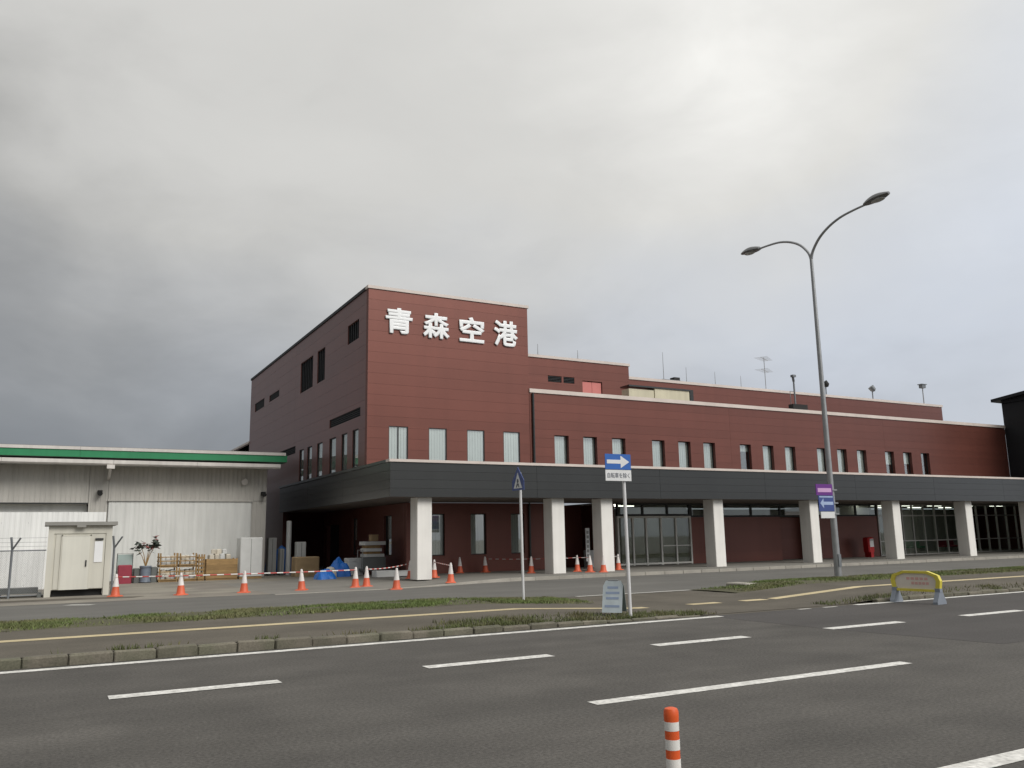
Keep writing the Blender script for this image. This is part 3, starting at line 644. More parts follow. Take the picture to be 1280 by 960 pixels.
mb = MB(); mb.box(2.5, 8.95, 42.78, 42.9, 3.605, 3.66); mb.build('door_rail', 'shed_sheet', dr, True)
mb = MB(); mb.box(-30, 1.7, 42.9, 43.0, 3.47, 3.53); mb.build('opening_lintel', 'frame_dark', hg, True)
mb = MB(); mb.prism([(41.75, 5.95), (60, 7.0), (60, 6.7), (41.75, 5.45)], -30, 10.2, lambda u, n, z: (n, u, z)); mb.build('roof', 'roof', hg, True)
for a, b in ((-30, -8), (-7.99, 1.2), (1.21, 10.2)):
    mb = MB(); mb.box(a, b, 41.66, 41.74, 5.47, 5.78); mb.build('eave_trim', 'green_trim', hg, True)
    mb = MB(); mb.box(a, b, 41.62, 41.74, 5.785, 5.92); mb.build('eave_cap', 'white_trim', hg, True)
mb = MB(); mb.box(10.205, 10.27, 41.66, 60, 5.47, 5.8); mb.build('gable_trim', 'green_trim', hg, True)
for a, b in ((-30, -1.75), (-1.74, 2.55), (2.56, 6.1), (6.11, 9.95)):
    mb = MB(); mb.prism([(41.58, 5.36), (41.80, 5.36), (41.80, 5.16), (41.66, 5.13), (41.58, 5.2)], a, b, lambda u, n, z: (n, u, z)); mb.build('gutter', 'white_trim', hg, True)
mb = MB(); mb.box(-30, 9.7, 41.85, 42.9, 5.2, 5.26); mb.build('eave_soffit', 'shed_sheet', hg, True)
mb = MB(); mb.box(2.30, 2.62, 41.56, 41.82, 4.98, 5.15); mb.tube([(2.46, 41.7, 5.0), (2.46, 42.3, 4.7), (2.46, 42.84, 4.6)], 0.06, 8); mb.build('gutter_outlet', 'white_trim', hg, True)
for x in (2.15, 9.42):
    mb = MB(); mb.box(x-0.1, x+0.1, 42.62, 42.86, 3.90, 4.08); mb.tube([(x, 42.68, 3.98), (x, 42.5, 3.92)], [0.09, 0.11], 10); mb.build('wall_lamp', 'rubber', hg, True)
mb = MB(); mb.tube([(8.5, 42.88, 4.6), (8.5, 42.70, 4.55)], [0.13, 0.16], 12); mb.box(8.42, 8.58, 42.84, 42.92, 4.5, 4.75); mb.build('wall_lamp', 'white_trim', hg, True)
mb = MB(); mb.box(-30, 1.69, 43.35, 43.45, 0, 3.5); mb.build('inner_wall', 'door_sheet', hg, True)

# ------------------------------------------------------------------ hoarding, fence, store
ho = thing('site_hoarding', (-8, 38.0, 0), 'white corrugated site hoarding in front of the cargo shed', 'hoarding')
for k in range(22):
    a = -17.6+0.9*k; mb = MB(); corrug(mb, a, a+0.892, 38.0, 0.0, 2.94, 0.18, 0.008); mb.build('hoarding_sheet', 'hoarding', ho, True)
mb = MB(); mb.box(-17.6, 2.2, 38.03, 38.08, 2.5, 2.56); mb.box(-17.6, 2.2, 38.03, 38.08, 0.5, 0.56); mb.build('hoarding_rail', 'galv', ho, True)
fe = thing('chain_link_fence', (-6, 32.0, 0), 'chain link fence with angled barbed wire arms left of the beige store', 'fence')
for x in (-8.9, -6.9, -4.9, -2.9, -0.82, 2.16):
    mb = MB(); mb.tube([(x, 32.0, 0), (x, 32.0, 1.55), (x-0.05, 31.99, 1.93)], 0.035, 8); mb.tube([(x, 32.0, 1.52), (x+0.22, 31.8, 1.9)], 0.028, 8); mb.build('post', 'galv_dark', fe, True, smooth=True)
mb = MB(); mb.tube([(-9, 32.0, 1.5), (0.15, 32.0, 1.5)], 0.022, 6); mb.tube([(-9, 32.0, 0.08), (0.15, 32.0, 0.08)], 0.018, 6); mb.build('rail', 'galv_dark', fe, True)
mb = MB()
for k in range(-30, 190):
    x = -9+0.05*k
    for sgn in (1, -1):
        xa, xb = (x, x+1.42*1.0) if sgn == 1 else (x+1.42, x)
        za, zb = 0.08, 1.5
        pa, pb = Vector((xa, 32.0, za)), Vector((xb, 32.0, zb))
        lo, hi = -9.0, 0.12
        def clip(p_, q_):
            if p_.x < lo: return p_+(q_-p_)*((lo-p_.x)/(q_.x-p_.x)) if q_.x > lo else None
            if p_.x > hi: return p_+(q_-p_)*((hi-p_.x)/(q_.x-p_.x)) if q_.x < hi else None
            return p_
        a, b = clip(pa, pb), clip(pb, pa)
        if a is None or b is None: continue
        mb.tube([a, b], 0.0030, 3, False)
o = mb.build('chain_link_mesh', 'galv', fe, True); o['kind'] = 'stuff'
for dx, z in ((0.08, 1.63), (0.15, 1.76), (0.22, 1.9)):
    mb = MB(); mb.tube([(-9, 32-0.9*dx, z), (0.15, 32-0.9*dx, z)], 0.004, 4); mb.build('barbed_wire', 'galv_dark', fe, True)

st = thing('storage_shed', (1.1, 32.2, 0), 'beige metal storage shed with pale door standing by the fence', 'shed')
mb = MB(); mb.box(0.19, 2.04, 31.8, 33.3, 0.22, 2.28); bd = mb.build('body', 'store_body', st, True)
for x in (0.19, 0.85, 1.48): pass
mb = MB(); mb.box(0.17, 0.34, 31.76, 31.80, 0.0, 2.28); mb.box(1.88, 2.06, 31.76, 31.80, 0.0, 2.28); mb.box(0.34, 1.88, 31.765, 31.80, 2.02, 2.28); mb.build('front_frame', 'store_body', st, True)
mb = MB(); mb.box(0.40, 0.56, 31.775, 31.80, 0.24, 2.0); mb.box(1.44, 1.86, 31.775, 31.80, 0.24, 2.0); mb.build('front_panel', 'store_body', st, True)
mb = MB(); mb.box(0.60, 1.40, 31.73, 31.79, 0.22, 1.93); dd = mb.build('door', 'store_door', st, True)
mb = MB(); mb.box(1.30, 1.34, 31.70, 31.73, 0.95, 1.15); mb.build('handle', 'frame_dark', dd, True)
mb = MB(); mb.box(0.56, 0.60, 31.74, 31.80, 0.22, 1.97); mb.box(1.40, 1.44, 31.74, 31.80, 0.22, 1.97); mb.box(0.56, 1.44, 31.74, 31.80, 1.935, 1.975); mb.build('door_frame', 'store_body', st, True)
mb = MB(); mb.box(0.05, 2.2, 31.6, 33.45, 2.285, 2.40); rf = mb.build('roof', 'store_roof', st, True)
mb = MB(); mb.box(0.98, 1.25, 31.57, 31.62, 2.22, 2.3); mb.build('vent', 'store_roof', rf, True)
for x in (0.17, 1.88):
    mb = MB(); mb.box(x, x+0.18, 31.78, 31.95, 0, 0.24); mb.box(x, x+0.18, 33.1, 33.3, 0, 0.24); mb.build('foot', 'store_body', st, True)
mb = MB(); mb.box(0.38, 1.86, 31.98, 33.08, 0.0, 0.215); mb.build('underside_shade', 'rubber', st, True)  # dark block that paints in the shade under the shed
mb = MB(); mb.box(1.55, 1.80, 31.755, 31.772, 1.08, 1.76); mb.build('notice', 'paper', st, True)
mb = MB(); mb.box(1.56, 1.80, 31.72, 31.775, 1.80, 1.86); mb.build('louvre', 'frame_dark', st, True)
mb = MB(); mb.box(-0.02, 0.10, 31.9, 33.2, 0.0, 0.12); mb.box(-1.2, 0.0, 32.3, 33.0, 0.12, 0.3); mb.box(-1.2, -1.05, 32.4, 32.9, 0, 0.12)
tag(mb.build('timber_stack', 'grey_case'), 'low dark timber stack on the ground left of the beige store', 'timber')

# ------------------------------------------------------------------ goods stored along the cargo shed
def crate(x0, x1, y0, y1, z0, z1, label, planks=4, frac=0.22):
    t = thing('wooden_crate', ((x0+x1)/2, (y0+y1)/2, z0), label, 'crate', 'crates along the cargo shed')
    mb = MB(); mb.box(x0+.02, x1-.02, y0+.02, y1-.02, z0, z0+0.06); mb.build('base', 'wood', t, True)
    for x in (x0, x1-0.06):
        for y in (y0, y1-0.06): mb = MB(); mb.box(x, x+0.06, y, y+0.06, z0, z1); mb.build('post', 'wood', t, True)
    for i in range(planks):
        z = z0+0.08+(z1-z0-0.1)*i/planks; mb = MB(); h = (z1-z0)/planks*frac
        mb.box(x0+.0, x1, y0-0.022, y0-0.002, z, z+h); mb.build('slat', 'wood', t, True)
        mb = MB(); mb.box(x0-0.022, x0-0.002, y0, y1, z, z+h); mb.build('slat', 'wood', t, True)
    return t
def bundle_pile(cx, y0, z0, nx, nz_, w, h, label, jit=0.1, name='bundle_stack'):
    t = thing(name, (cx, y0+0.3, z0), label, 'bundles', 'wrapped bundles stored along the cargo shed')
    for k in range(nz_):
        n = nx-(k if jit > 0.15 else 0)
        for i in range(n):
            m_ = MB(); a = w*random.uniform(.84, .97); b = h*random.uniform(.80, .97); d = random.uniform(.4, .6)
            m_.cbox(-a/2, a/2, -d/2, d/2, 0, b, 0.035)
            o = m_.build('bundle', random.choice(('sack', 'sack', 'box_white')), t, smooth=True)
            o.location = ((i-(n-1)/2)*w+random.uniform(-.02, .02), random.uniform(-.06, .06), k*h*0.97); o.rotation_euler = (random.uniform(-.03, .03)*jit*4, random.uniform(-.05, .05)*jit*6, random.uniform(-.25, .25)*jit*3)
    return t
crate(4.55, 5.32, 40.4, 41.3, 0.0, 0.60, 'lower left slatted crate holding pale bundles, beside the plant', 3)
crate(5.36, 6.12, 40.4, 41.3, 0.0, 0.60, 'lower right slatted crate holding pale bundles, of the square stack', 3)
crate(4.57, 5.30, 40.42, 41.3, 0.62, 1.24, 'upper left slatted crate with pale bundles, of the square stack', 3)
crate(5.38, 6.10, 40.42, 41.3, 0.62, 1.22, 'upper right slatted crate with pale bundles, of the square stack', 3)
for x, z, lb in ((4.94, 0.08, 'pale bundles inside the lower left crate of the square stack'), (5.74, 0.08, 'pale bundles inside the lower right crate of the square stack'),
                 (4.94, 0.70, 'pale bundles inside the upper left crate of the square stack'), (5.74, 0.70, 'pale bundles inside the upper right crate of the square stack')):
    bundle_pile(x, 40.56, z, 3, 2, 0.21, 0.235, lb)
crate(6.18, 6.46, 40.5, 41.2, 0.0, 1.15, 'narrow tall wooden crate between the square stack and plank crate', 6, 0.5)
crate(6.52, 7.86, 40.4, 41.3, 0.0, 0.95, 'long brown plank crate with pale sacks on top', 7, 0.9)
bundle_pile(7.12, 40.6, 0.93, 4, 2, 0.24, 0.24, 'pale bundles heaped on top of the long plank crate', 0.25)
t = thing('white_cabinet', (8.47, 40.9, 0), 'tall pale grey wrapped cabinet at the right corner of the cargo shed', 'cabinet')
mb = MB(); mb.cbox(7.98, 8.98, 40.5, 41.4, 0.12, 1.86, 0.03); mb.build('body', 'box_white', t, True)
mb = MB(); mb.box(7.98, 8.98, 40.5, 41.4, 0.0, 0.10); mb.build('pallet', 'wood', t, True)
mb = MB(); mb.box(8.46, 8.475, 40.492, 40.5, 0.15, 1.80); mb.build('door_joint', 'grey_case', t, True)
t = thing('red_case', (3.2, 40.4, 0), 'red box with pale panel leaning on it beside the beige store', 'case')
mb = MB(); mb.cbox(2.92, 3.46, 40.2, 40.7, 0.0, 0.78, 0.03); mb.build('body', 'red_case', t, True)
mb = MB(); mb.box(2.92, 3.50, 40.75, 40.8, 0.0, 1.22); mb.build('panel', 'teal_panel', t, True)
mb = MB(); mb.tube([(2.9, 40.82, 0), (2.9, 40.82, 1.26), (3.52, 40.82, 1.26), (3.52, 40.82, 0)], 0.02, 6); mb.build('panel_frame', 'grey_case', t, True)
for x0, x1, h, lb in ((3.56, 3.82, 0.62, 'low dark grey case between the red box and the plant'), (4.24, 4.50, 0.66, 'low dark grey case between the plant and crates')):
    mb = MB(); mb.cbox(x0, x1, 40.5, 41.1, 0, h, 0.03); tag(mb.build('equipment_case', 'grey_case'), lb, 'case')
pl = thing('potted_plant', (4.02, 40.5, 0), 'sparse dark leaved plant in a blue-grey drum pot', 'plant')
mb = MB(); mb.lathe([(0.20, 0.0), (0.24, 0.05), (0.22, 0.1), (0.22, 0.62), (0.25, 0.66), (0.24, 0.72), (0.18, 0.70)], 18, (4.02, 40.5)); mb.build('pot', 'drum', pl, True, smooth=True)
tips = []
mb = MB()
for sx, hz in ((-0.42, 1.50), (-0.25, 1.62), (0.10, 1.55), (0.28, 1.78), (0.38, 1.66)):
    mb.tube([(4.02, 40.5, 0.68), (4.02+sx*0.4, 40.48, 0.68+(hz-.68)*.55), (4.02+sx, 40.45, hz)], [0.025, 0.016, 0.008], 6); tips.append((4.02+sx, 40.45, hz))
mb.build('stem', 'wood', pl, True)
for i in range(120):
    tx, ty, tz = random.choice(tips); c = Vector((tx+random.gauss(0, .09), ty+random.gauss(0, .09), tz+random.gauss(0, .10)-0.02))
    a = random.uniform(0, 6.28); d1 = Vector((math.cos(a), math.sin(a), random.uniform(-.6, .6))).normalized()*random.uniform(.09, .15); d2 = d1.cross(Vector((random.uniform(-1, 1), random.uniform(-1, 1), 1))).normalized()*0.06
    m_ = MB(); m_.add([c-d1, c-d1*.2+d2, c+d1, c-d1*.2-d2], [(0, 1, 2, 3)]); m_.build('leaf', 'leaf_red' if i % 9 == 0 else 'leaf', pl, True)

# goods under the side canopy
def cabinet(x0, x1, y0, y1, h, label, mat='cabinet'):
    t = thing('steel_cabinet', ((x0+x1)/2, (y0+y1)/2, 0), label, 'cabinet', 'cabinets in the gap beside the cargo shed')
    mb = MB(); mb.cbox(x0, x1, y0, y1, 0.06, h, 0.02); mb.build('body', mat, t, True)
    mb = MB(); mb.box(x0+.03, x1-.03, y0+.03, y1-.03, 0, 0.06); mb.build('plinth', 'rubber', t, True)
    mb = MB(); mb.box((x0+x1)/2-.008, (x0+x1)/2+.008, y0-.006, y0, 0.1, h-.05); mb.build('door_joint', 'rubber', t, True)
cabinet(9.95, 10.36, 43.6, 44.1, 1.85, 'narrow grey cabinet closest to the cargo shed corner')
cabinet(10.44, 10.66, 43.2, 43.7, 1.30, 'short grey cabinet between the tall cabinet and the white pipe roll')
mb = MB(); mb.lathe([(0.13, 0), (0.13, 2.66), (0.05, 2.68)], 14, (10.9, 43.4)); tag(mb.build('upright_roll', 'box_white', smooth=True), 'tall white roll standing upright in the gap beside the shed', 'roll')
cabinet(11.08, 11.52, 42.4, 42.9, 1.62, 'pale cabinet right of the tall white roll', 'box_white')
mb = MB(); mb.lathe([(0.27, 0), (0.29, 0.05), (0.26, 0.35), (0.14, 0.52), (0.02, 0.55)], 14, (10.9, 36.2)); tag(mb.build('wrapped_sack', 'sack', smooth=True), 'round pale sack just left of the blue tarpaulin', 'sack')
mb = MB(); mb.cbox(10.55, 11.7, 40.6, 41.4, 0, 0.92, 0.04); tag(mb.build('equipment_case', 'carton'), 'brown-grey carton behind the blue tarpaulin', 'carton')
def tarp(cx, cy, wx, wy, h, label):
    mb = MB(); n = 40
    for j in range(n+1):
        for i in range(n+1):
            u, v = i/n*2-1, j/n*2-1; q = min(1.0, (u**4+v**4)**0.25); rr = (1-q**3)**0.5*(1-0.25*q)
            z = h*rr*(0.88+0.22*mnoise.noise(Vector((u*1.3+cx, v*1.3+cy, 1))))+0.03*mnoise.noise(Vector((u*6+cx, v*6, 2)))+0.03*mnoise.noise(Vector((u*10+cx, v*10, 5)))+0.012*mnoise.noise(Vector((u*23+cx, v*23, 7)))
            wob = 1+0.10*mnoise.noise(Vector((u*3, v*3, cx)))
            mb.v.append((cx+u*wx/2*wob, cy+v*wy/2*wob, max(0.01, z)))
    for j in range(n):
        for i in range(n): mb.f.append((j*(n+1)+i, j*(n+1)+i+1, (j+1)*(n+1)+i+1, (j+1)*(n+1)+i)); mb.m.append(0)
    return tag(mb.build('tarpaulin_heap', 'tarp', smooth=True), label, 'tarpaulin')
tarp(10.4, 35.2, 0.85, 1.0, 0.58, 'lower left heap under crumpled blue tarpaulin')
tarp(11.4, 36.6, 0.95, 1.1, 0.95, 'taller right heap under crumpled blue tarpaulin')
tarp(11.1, 46.0, 1.5, 1.2, 1.55, 'blue tarpaulin bundle in the dark behind the other heaps')
def boxlike(name, x0, x1, y0, y1, z0, z1, mat, label, cat):
    t = thing(name, ((x0+x1)/2, (y0+y1)/2, z0), label, cat); zz = z0+(z1-z0)*0.82
    mb = MB(); mb.cbox(x0, x1, y0, y1, z0, zz, 0.01); mb.build('body', mat, t, True)
    mb = MB(); mb.cbox(x0-0.008, x1+0.008, y0-0.008, y1+0.008, zz+0.002, z1, 0.01); mb.build('lid', mat, t, True)
boxlike('storage_box', 12.05, 12.75, 37.2, 37.9, 0.12, 0.86, 'box_white', 'white storage box right of the blue tarpaulin', 'box')
for k, (x0, x1, z0, z1) in enumerate(((12.66, 13.52, 0.90, 1.03), (12.66, 13.40, 1.14, 1.28), (12.60, 13.58, 1.42, 1.58))):
    mb = MB(); mb.cbox(x0, x1, 36.7, 37.5, z0, z1, 0.012); tag(mb.build('board_bundle', 'box_white'), ('lowest', 'middle', 'topmost')[k]+' white board bundle of the trolley stack by the first column', 'boards')
t = thing('trolley', (13.1, 37.1, 0.1), 'dark trolley carrying the white board bundles by the first column', 'trolley')
mb = MB(); mb.box(12.5, 13.7, 36.7, 37.5, 0.30, 0.40); mb.build('deck', 'grey_case', t, True)
mb = MB(); mb.box(12.62, 13.6, 36.75, 37.45, 0.40, 0.89); mb.build('load_case', 'grey_case', t, True)
for z in (1.035, 1.285): mb = MB(); mb.box(12.7, 13.36, 36.8, 37.4, z, z+(0.10 if z < 1.1 else 0.13)); mb.build('spacer', 'wood', t, True)
mb = MB(); mb.tube([(12.52, 37.45, 0.4), (12.52, 37.45, 1.2), (12.52, 36.75, 1.2), (12.52, 36.75, 0.4)], 0.02, 6); mb.build('push_handle', 'galv', t, True)
for x in (12.65, 13.55):
    for y in (36.8, 37.4): mb = MB(); mb.tube([(x, y-.02, 0.2), (x, y+.02, 0.2)], 0.09, 12); mb.build('wheel', 'rubber', t, True)
boxlike('carton', 12.95, 13.28, 36.85, 37.2, 1.59, 1.88, 'carton', 'small brown carton on top of the board bundles', 'carton')
mb = MB(); mb.cbox(12.4, 13.3, 34.6, 35.2, 0.10, 0.36, 0.03); tag(mb.build('folded_sheet', 'box_white'), 'folded white sheet on the pavement behind the paired cones', 'sheet')
boxlike('storage_box', 13.3, 13.9, 34.4, 34.9, 0.12, 0.34, 'box_white', 'low white box right of the folded sheet near the first column', 'box')

# ------------------------------------------------------------------ traffic cones and bars
def make_cone():
    t = thing('traffic_cone', (0, 0, 0), '', 'cone', 'traffic cones fencing off the site')
    mb = MB(); mb.cbox(-.19, .19, -.19, .19, 0, 0.035, 0.03); mb.build('base', 'cone_orange', t)
    mb = MB(); mb.lathe([(0.150, 0.036), (0.135, 0.06), (0.096, 0.305)], 18); mb.build('body', 'cone_orange', t, smooth=True)
    mb = MB(); mb.lathe([(0.0965, 0.305), (0.046, 0.62)], 18); mb.build('reflective_sleeve', 'cone_white', t, smooth=True)
    mb = MB(); mb.lathe([(0.046, 0.62), (0.033, 0.69), (0.022, 0.70)], 18); mb.build('tip', 'cone_white', t, smooth=True)
    return t
cone0 = make_cone()
cones = [
 (2.17, 30.42, 0.009, 'traffic cone nearest the beige store, left end of the striped bars'),
 (4.03, 29.63, 0.005, 'second traffic cone right of the beige store'),
 (5.95, 29.36, 0.005, 'third traffic cone right of the store, below the pale cabinet'),
 (7.82, 29.22, 0.005, 'fourth traffic cone right of the store, below the blue tarpaulin'),
 (9.69, 29.19, 0.015, 'left cone of the close pair in front of the white boxes'),
 (10.16, 29.37, 0.02, 'right cone of the close pair in front of the white boxes'),
 (10.47, 27.25, 0.0, 'traffic cone standing alone on the road edge before the first column'),
 (13.03, 32.39, 0.10, 'traffic cone tucked against the left of the first column'),
 (13.85, 31.9, 0.12, 'traffic cone close to the right of the first column'),
 (13.0, 28.45, 0.075, 'traffic cone nearest the kerb, right of the first column'),
 (16.43, 34.97, 0.12, 'traffic cone against the red wall left of the middle ground floor window'),
 (17.59, 34.74, 0.12, 'traffic cone under the middle ground floor window'),
 (18.50, 32.20, 0.12, 'traffic cone just left of the second column'),
 (20.66, 31.90, 0.12, 'left one of the three cones between second and third columns'),
 (20.60, 30.81, 0.12, 'middle one of the three cones between second and third columns'),
 (21.0, 30.40, 0.12, 'right one of the three cones between second and third columns'),
 (22.78, 31.80, 0.12, 'traffic cone just right of the third column by the entrance')]
for i, (x, y, z, lb) in enumerate(cones):
    o = cone0 if i == 0 else copy_tree(cone0)
    o.location = (x, y, z); o.rotation_euler = (random.uniform(-.025, .025), random.uniform(-.025, .025), random.uniform(0, 1.5)); o['label'] = lb
def bar(i, j, label, sag=0.0, rad=0.02, name='striped_bar', cat='barrier bar', h=0.60, seg=0.2):
    a = Vector(cones[i][:3])+Vector((0, 0, h)); b = Vector(cones[j][:3])+Vector((0, 0, h)); n = max(6, int((b-a).length/seg)); mb = MB()
    P = [a+(b-a)*(k/n)+Vector((0, 0, -sag*4*(k/n)*(1-k/n))) for k in range(n+1)]
    for k in range(n): mb.tube([P[k], P[k+1]], rad, 8, True, k % 2)
    for c in (a, b): mb.lathe([(0.055, c.z-0.01), (0.065, c.z), (0.055, c.z+0.012)], 12, (c.x, c.y), 1)
    return tag(mb.build(name, ['bar_red', 'bar_white'], smooth=True), label, cat, 'striped bars linking the cones')
bar(0, 1, 'red and white striped bar starting at the cone beside the store')
bar(1, 2, 'red and white striped bar between second and third cones from the store')
bar(2, 3, 'red and white striped bar between third and fourth cones from the store')
bar(3, 4, 'red and white striped bar running right from below the blue tarpaulin')
bar(5, 7, 'sagging red and white tape from the cone pair to the first column', 0.06, 0.018, 'striped_tape', 'tape')
bar(8, 9, 'short striped bar right of the first column near the kerb', 0.0, 0.018)
bar(11, 12, 'thin striped tape in front of the ground floor windows', 0.02, 0.012, 'striped_tape', 'tape')
bar(12, 13, 'thin striped tape passing behind the second column', 0.02, 0.012, 'striped_tape', 'tape')
bar(13, 16, 'thin striped tape passing behind the third column to the entrance', 0.02, 0.012, 'striped_tape', 'tape')

# standing sign in the alcove, post box
t = thing('standing_sign', (23.0, 34.6, 0.12), 'narrow white vertical standing sign in the dark recess left of the entrance', 'sign')
mb = MB(); mb.box(22.93, 23.15, 34.58, 34.62, 0.45, 2.02); mb.build('panel', 'paper', t, True)
mb = MB(); mb.box(23.0, 23.08, 34.57, 34.63, 0.15, 0.45); mb.box(22.85, 23.23, 34.45, 34.75, 0.12, 0.16); mb.build('stand', 'galv', t, True)
for k in range(6): mb = MB(); z = 1.82-0.22*k; mb.box(22.98, 23.10, 34.572, 34.58, z-0.07, z+0.07); mb.build('print_block', 'cabinet', t, True)
mb = MB(); mb.cbox(23.9, 24.5, 35.9, 36.3, 0.12, 0.95, 0.02); tag(mb.build('wrapped_case', 'box_white'), 'white case in the recess beside the third column', 'case')
t = thing('post_box', (42.95, 34.6, 0.12), 'red post box with white front panel against the red wall', 'post box')
mb = MB(); mb.cbox(42.7, 43.2, 34.4, 34.85, 0.42, 1.28, 0.06); bdy = mb.build('body', 'postbox', t, True)
mb = MB(); mb.box(42.80, 43.12, 34.388, 34.398, 0.72, 1.18); mb.build('front_panel', 'paper', bdy, True)
mb = MB(); mb.box(42.83, 43.07, 34.40, 34.84, 0.12, 0.42); mb.build('pedestal', 'postbox', t, True)
mb = MB(); mb.box(42.8, 43.1, 34.375, 34.387, 1.10, 1.14); mb.build('slot', 'rubber', bdy, True)

# benches behind the right hand glass
for x, m_, lb in ((50.6, 'green_trim', 'green bench behind the glass between the sixth and seventh columns'), (54.2, 'red_case', 'dark red bench behind the glass right of the seventh column')):
    t = thing('bench', (x, 37.2, 0.115), lb, 'bench')
    mb = MB(); mb.cbox(x-0.9, x+0.9, 36.95, 37.45, 0.50, 0.60, 0.03); mb.build('seat', m_, t, True)
    mb = MB(); mb.cbox(x-0.9, x+0.9, 37.45, 37.52, 0.55, 0.98, 0.02); mb.build('backrest', m_, t, True)
    for q in (-0.8, 0.75): mb = MB(); mb.box(x+q, x+q+.05, 37.0, 37.45, 0.115, 0.5); mb.build('leg', 'alu', t, True)

# ------------------------------------------------------------------ street lamp
sl = thing('street_lamp', (22.85, 19.7, 0.1), 'tall galvanised street lamp with two curved arms', 'street lamp')
LX, LY = 22.85, 19.7
mb = MB(); mb.tube([(LX, LY, 0.05), (LX, LY, 1.6), (LX, LY, 11.1)], [0.115, 0.105, 0.055], 16); mb.build('pole', 'galv', sl, True, smooth=True)
mb = MB(); mb.tube([(LX, LY, 0.05), (LX, LY, 0.20)], [0.2, 0.2], 16); mb.box(LX-.06, LX+.06, LY-.13, LY-.09, 0.5, 0.9); mb.build('base', 'galv_dark', sl, True)
for s in (-1, 1):
    prof = [(0.0, 10.95), (0.10, 11.25), (0.42, 11.62), (0.85, 11.88), (1.35, 12.04), (1.9, 12.10), (2.45, 12.12)]
    fine_ = []
    for i in range(len(prof)-1):
        p0, p1, p2, p3 = (prof[max(0, min(len(prof)-1, i+k))] for k in (-1, 0, 1, 2))
        for q in range(6):
            t_ = q/6; fine_.append(tuple(0.5*(2*b+(c-a)*t_+(2*a-5*b+4*c-d)*t_**2+(3*b-a-3*c+d)*t_**3) for a, b, c, d in zip(p0, p1, p2, p3)))
    fine_.append(prof[-1])
    mb = MB(); mb.tube([(LX, LY+s*d, z) for d, z in fine_], [0.05-0.016*i/(len(fine_)-1) for i in range(len(fine_))], 10); arm = mb.build('arm', 'galv', sl, True, smooth=True)
    mb = MB(); n = 9; m = 12; L_ = 0.92
    for i in range(n+1):
        tt = i/n; wdt = 0.05+0.15*math.sin(math.pi*min(1, tt*0.92+0.06))**0.8; hgt = 0.045+0.10*math.sin(math.pi*min(1, tt*0.9+0.08))
        for k in range(m):
            a = 2*math.pi*k/m; zz = math.sin(a)*hgt*(1.15 if math.sin(a) > 0 else 0.45)
            mb.v.append((LX+wdt*math.cos(a), LY+s*(2.35+L_*tt), 12.12+0.06*tt+zz))
    for i in range(n):
        for k in range(m): j = (k+1) % m; mb.f.append((i*m+k, (i+1)*m+k, (i+1)*m+j, i*m+j)); mb.m.append(0)
    mb.f += [tuple(range(m)), tuple(range(n*m, n*m+m))]; mb.m += [0, 0]
    hd = mb.build('lamp_head', 'lamp_shell', sl, True, smooth=True)
    mb = MB(); mb.v = []; 
    mb.lathe([(0.02, -0.085), (0.11, -0.06), (0.15, -0.03), (0.15, 0.0)], 16)
    mb.v = [(LX+x*0.95, LY+s*2.85+y*1.7, 12.12+z) for x, y, z in mb.v]; mb.build('lamp_lens', 'lamp_glass', hd, True, smooth=True)
# direction panels on the lamp pole
fL = FRONT(19.55)
def panel(parent, name, fn, a, b, c, d, mat, n0=0.0, n1=0.02):
    mb = MB(); mbox(mb, fn, a, b, n0, n1, c, d); return mb.build(name, mat, parent, True)
t = thing('direction_sign', (22.4, 19.56, 2.0), 'purple and blue direction panels fixed to the street lamp', 'sign')
p1 = panel(t, 'purple_panel', fL, 21.96, 22.72, 2.80, 3.16, 'sign_purple'); panel(p1, 'print_band', fL, 22.03, 22.66, 2.90, 3.03, 'sign_pink', 0.02, 0.024)
p2 = panel(t, 'blue_panel', fL, 22.04, 22.74, 2.28, 2.79, 'sign_blue_dark'); mb = MB()
for poly in ([(22.10, 2.54), (22.26, 2.70), (22.26, 2.59), (22.70, 2.59), (22.70, 2.49), (22.26, 2.49), (22.26, 2.38)],): mb.prism(poly, 0.02, 0.024, fL)
mb.build('arrow', 'sign_lightblue', p2, True)
panel(p2, 'print_band', fL, 22.08, 22.70, 2.725, 2.77, 'sign_lightblue', 0.02, 0.024)
panel(t, 'white_panel', fL, 22.10, 22.74, 2.06, 2.265, 'sign_white')
for z in (2.2, 2.55, 2.98): mb = MB(); mb.box(22.1, 22.98, 19.56, 19.60, z-.02, z+.02); mb.box(22.72, 22.97, 19.60, 19.62, z-.02, z+.02); mb.build('bracket', 'galv', t, True)

# ------------------------------------------------------------------ one-way sign, crossing sign, boards
t = thing('one_way_sign', (10.12, 13.8, 0.0), 'blue one way sign with white arrow and plate on a white pole at the kerb', 'road sign')
mb = MB(); mb.tube([(10.13, 13.8, -0.02), (10.10, 13.8, 3.10)], 0.034, 12); mb.build('pole', 'pole_white', t, True, smooth=True)
fO = FRONT(13.74)
q = panel(t, 'arrow_panel', fO, 9.62, 10.24, 2.905, 3.21, 'sign_blue', 0, 0.012)
mb = MB(); mb.prism([(9.66, 3.02), (9.99, 3.02), (9.99, 2.935), (10.20, 3.058), (9.99, 3.18), (9.99, 3.096), (9.66, 3.096)], 0.012, 0.015, fO); mb.build('arrow', 'sign_white', q, True)
q = panel(t, 'text_plate', fO, 9.62, 10.24, 2.68, 2.895, 'sign_white', 0, 0.012)
place_text('plate_text', '自転車を除く', 'ink', t, 9.66, 10.20, 2.735, 2.84, 0.012, 0.0145, fO, 0.01)
for z in (2.76, 3.08): mb = MB(); mb.box(10.03, 10.18, 13.742, 13.80, z-.02, z+.02); mb.build('bracket', 'galv', t, True)
